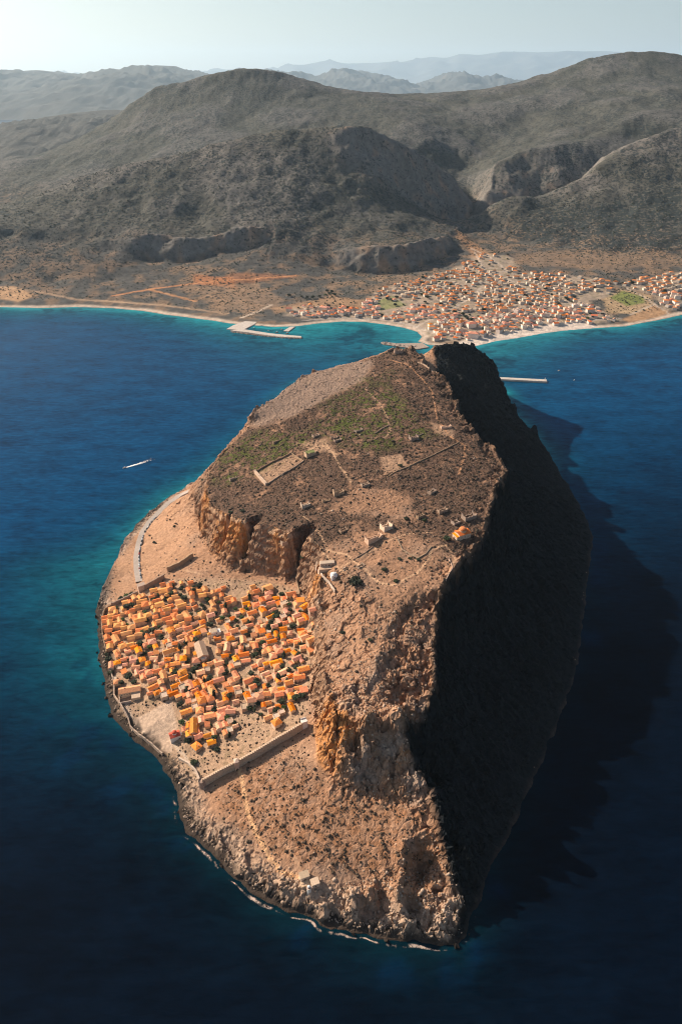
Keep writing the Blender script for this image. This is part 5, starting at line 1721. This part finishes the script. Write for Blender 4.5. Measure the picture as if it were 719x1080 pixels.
# ------------------------------------------------------------------ scrub and loose rock
def lumps(name, pts, rad, mat, label, cat, sq, seed):
    """many small irregular lumps as one mesh (uncountable ground cover)"""
    n = len(pts)
    rng = np.random.default_rng(seed)
    m = 5
    rings = [(-.4, .8), (.3, 1.0), (.85, .6)]
    V = np.zeros((n, 3 * m + 1, 3))
    for i, (a, q) in enumerate(rings):
        for k in range(m):
            w_ = 2 * math.pi * (k + .5 * (i % 2)) / m
            j = rad * q * rng.uniform(.65, 1.3, n)
            V[:, i * m + k, 0] = pts[:, 0] + j * math.cos(w_)
            V[:, i * m + k, 1] = pts[:, 1] + j * math.sin(w_)
            V[:, i * m + k, 2] = pts[:, 2] + rad * sq * a * rng.uniform(.8, 1.25, n)
    V[:, 3 * m] = pts
    V[:, 3 * m, 2] += rad * sq * rng.uniform(.95, 1.3, n)
    F = []
    for i in range(2):
        F += [(i * m + k, i * m + (k + 1) % m, (i + 1) * m + (k + 1) % m, (i + 1) * m + k) for k in range(m)]
    tri = [(2 * m + k, 2 * m + (k + 1) % m, 3 * m) for k in range(m)]
    nv = 3 * m + 1
    base_ = (np.arange(n) * nv)[:, None, None]
    Q = (np.array(F)[None] + base_).reshape(-1)
    R = (np.array(tri)[None] + base_).reshape(-1)
    me = bpy.data.meshes.new(name)
    me.vertices.add(n * nv)
    me.vertices.foreach_set('co', V.astype(np.float32).ravel())
    nq, nt_ = n * len(F), n * len(tri)
    me.loops.add(nq * 4 + nt_ * 3)
    me.loops.foreach_set('vertex_index', np.concatenate([Q, R]).astype(np.int32))
    me.polygons.add(nq + nt_)
    me.polygons.foreach_set('loop_start', np.concatenate([np.arange(nq) * 4, nq * 4 + np.arange(nt_) * 3]).astype(np.int32))
    me.polygons.foreach_set('loop_total', np.concatenate([np.full(nq, 4), np.full(nt_, 3)]).astype(np.int32))
    me.materials.append(mat)
    me.update(calc_edges=True)
    o = bpy.data.objects.new(name, me)
    COL.objects.link(o)
    return tag(o, label, cat, kind='stuff')


def scatter(density, fieldxy, n, seed):
    rng = np.random.default_rng(seed)
    X, Y_ = fieldxy
    p = np.clip(density, 0, None).ravel()
    p = p / p.sum()
    k = rng.choice(p.size, n, p=p)
    return k, rng


hpm = sstep(-2, 4, sdist(GX, GY, HPOLY))
hard = np.clip(1 - m_town * np.maximum(hpm, .45) - m_plaza, 0, 1) * (SD > 4) * (1 - m_north)
dn = hard * (m_plateau * (.15 + vegd) * (1 - .75 * upper) * np.clip(.5 + n2 * 1.5, 0, 3) + .10 * (1 - m_plateau) * (1 - m_cal * .8) + m_town * (1 - hpm) * .5 + m_front * .8 * np.clip(.4 + n2 * 1.6, 0, 3)) * (1 - m_cliff)
k, rng = scatter(dn, (GX, GY), 17500, 801)
pts = np.stack([DX.ravel()[k] + rng.uniform(-.8, .8, k.size), DY.ravel()[k] + rng.uniform(-.8, .8, k.size), Z.ravel()[k]], 1)
lumps('scrub', pts, rng.uniform(.4, 1.0, k.size) * (1 + 1.0 * (rng.random(k.size) < .16)), M_DRY, 'low brown scrub covering the plateau and slopes of the rock', 'scrub', .75, 5)
dn = hard * (m_shore * 1.0 + m_point * 1.5 + m_crag * .8 + m_slope * .5 + m_cliff * .2 + .03 + upper * .25)
k, rng = scatter(dn, (GX, GY), 9000, 803)
pts = np.stack([DX.ravel()[k], DY.ravel()[k], Z.ravel()[k]], 1)
lumps('boulders', pts, rng.uniform(.3, .95, k.size) * (1 + 1.2 * (rng.random(k.size) < .06)), M_STONE, 'loose boulders along the shore and under the crags', 'rocks', .8, 6)
# rubble lines: what is left of fallen walls
rng = np.random.default_rng(811)
pl = []
for _ in range(2600):
    x, y = rng.uniform(-240, 240), rng.uniform(620, 1240)
    if len(pl) > 2600:
        break
    if not bool(inside(np.array([x]), np.array([y]), PLATEAU)[0]) or rng.random() < .84:
        continue
    a = rng.normal(.45, .25) + (math.pi / 2 if rng.random() < .4 else 0)
    for q in np.arange(0, rng.uniform(4, 17), .8):
        a += rng.normal(0, .07)
        if rng.random() < .6:
            pl.append((x + q * math.cos(a) + rng.normal(0, .6), y + q * math.sin(a) + rng.normal(0, .6)))
pl = np.array(pl)
pts = np.stack([pl[:, 0], pl[:, 1], GZ(pl[:, 0], pl[:, 1]) + .15], 1)
lumps('rubble', pts, rng.uniform(.3, .85, len(pl)), M_ROUGH, 'rubble lines of fallen walls strewn over the plateau', 'rubble', 1.1, 8)
dn = (msd > 60) * (MY < 3300) * np.clip(.25 + al * .8 + .5 * m2, 0, 2) * (1 - m_t) * (1 - .8 * mcl) * np.abs(MX < 1500) * np.gradient(MX, axis=1) * np.gradient(MY, axis=0)
k, rng = scatter(dn, (MX, MY), 26000, 805)
jx, jy = rng.uniform(-3, 3, k.size), rng.uniform(-3, 3, k.size)
px_, py_ = MX.ravel()[k] + jx, MY.ravel()[k] + jy
pts = np.stack([px_, py_, MFLD(px_, py_)], 1)
lumps('hill_scrub', pts, rng.uniform(.9, 2.4, k.size) * (1 + .6 * (rng.random(k.size) < .15)), M_HSCRUB, 'dark scrub dotted over the mainland hillsides', 'scrub', .8, 7)
for p in list(PROTO.values()) + TP + PB + CARP + list(MPR.values()) + [MT, MT2] + BP:
    if id(p) not in USED:
        for c in list(p.children):
            for g in list(c.children):
                bpy.data.objects.remove(g)
            bpy.data.objects.remove(c)
        bpy.data.objects.remove(p)
# ================================================================== AIR, LIGHT, CAMERA
SUN_EL = math.radians(29)
SUN_AZ = math.atan2(-.88, .47)          # clockwise from +Y
hx0, hx1, hy0, hy1, hz0, hz1 = -98000, 98000, -6500, 122000, -16.5, 4900
V = [(x, y, z) for z in (hz0, hz1) for y in (hy0, hy1) for x in (hx0, hx1)]
F = [(0, 2, 3, 1), (4, 5, 7, 6), (0, 1, 5, 4), (2, 6, 7, 3), (0, 4, 6, 2), (1, 3, 7, 5)]
hm = bpy.data.materials.new('haze_air')
hm.use_nodes = True
ht = hm.node_tree
ht.nodes.remove(ht.nodes['Principled BSDF'])
pv = ht.nodes.new('ShaderNodeVolumePrincipled')
pv.inputs['Color'].default_value = (.66, .85, 1.0, 1)
pv.inputs['Density'].default_value = HAZE
pv.inputs['Anisotropy'].default_value = .3
ht.links.new(pv.outputs['Volume'], ht.nodes['Material Output'].inputs['Volume'])
o = mesh_obj('haze', V, F, hm)
tag(o, kind='stuff')

w = bpy.data.worlds.new('World')
SCN.world = w
w.use_nodes = True
nt = w.node_tree
sky = nt.nodes.new('ShaderNodeTexSky')
sky.sky_type = 'NISHITA'
sky.sun_disc = False
sky.sun_elevation = SUN_EL
sky.sun_rotation = SUN_AZ % (2 * math.pi)
sky.air_density = 1.0
sky.dust_density = 1.5
sky.ozone_density = .6
bg = nt.nodes['Background']
nt.links.new(sky.outputs['Color'], bg.inputs['Color'])
bg.inputs['Strength'].default_value = SKYS

sl = bpy.data.lights.new('sun', 'SUN')
sl.energy = SUNS
sl.angle = math.radians(.5)
sl.color = (1.0, .86, .70)
so = bpy.data.objects.new('sun', sl)
COL.objects.link(so)
d = mathutils.Vector((-math.sin(SUN_AZ) * math.cos(SUN_EL), -math.cos(SUN_AZ) * math.cos(SUN_EL), -math.sin(SUN_EL)))
so.rotation_euler = d.to_track_quat('-Z', 'Y').to_euler()
so.location = (0, 0, 2000)

cam = bpy.data.cameras.new('camera')
cam.sensor_fit = 'VERTICAL'
cam.sensor_height = 36
cam.lens = 24
cam.clip_start = 1
cam.clip_end = 250000
co = bpy.data.objects.new('camera', cam)
COL.objects.link(co)
co.location = (0, 0, CAMH)
co.rotation_euler = (math.pi / 2 - PITCH, 0, 0)
SCN.camera = co
SCN.view_settings.view_transform = 'Standard'
SCN.view_settings.look = 'None'
SCN.view_settings.exposure = EXPO
SCN.view_settings.gamma = 1.0
SCN.view_settings.use_curve_mapping = False
SCN.cycles.use_denoising = DENO
SCN.cycles.filter_width = 1.1
SCN.cycles.volume_bounces = 3
SCN.cycles.max_bounces = 5
SCN.cycles.diffuse_bounces = 2
SCN.cycles.glossy_bounces = 2
SCN.cycles.transmission_bounces = 1
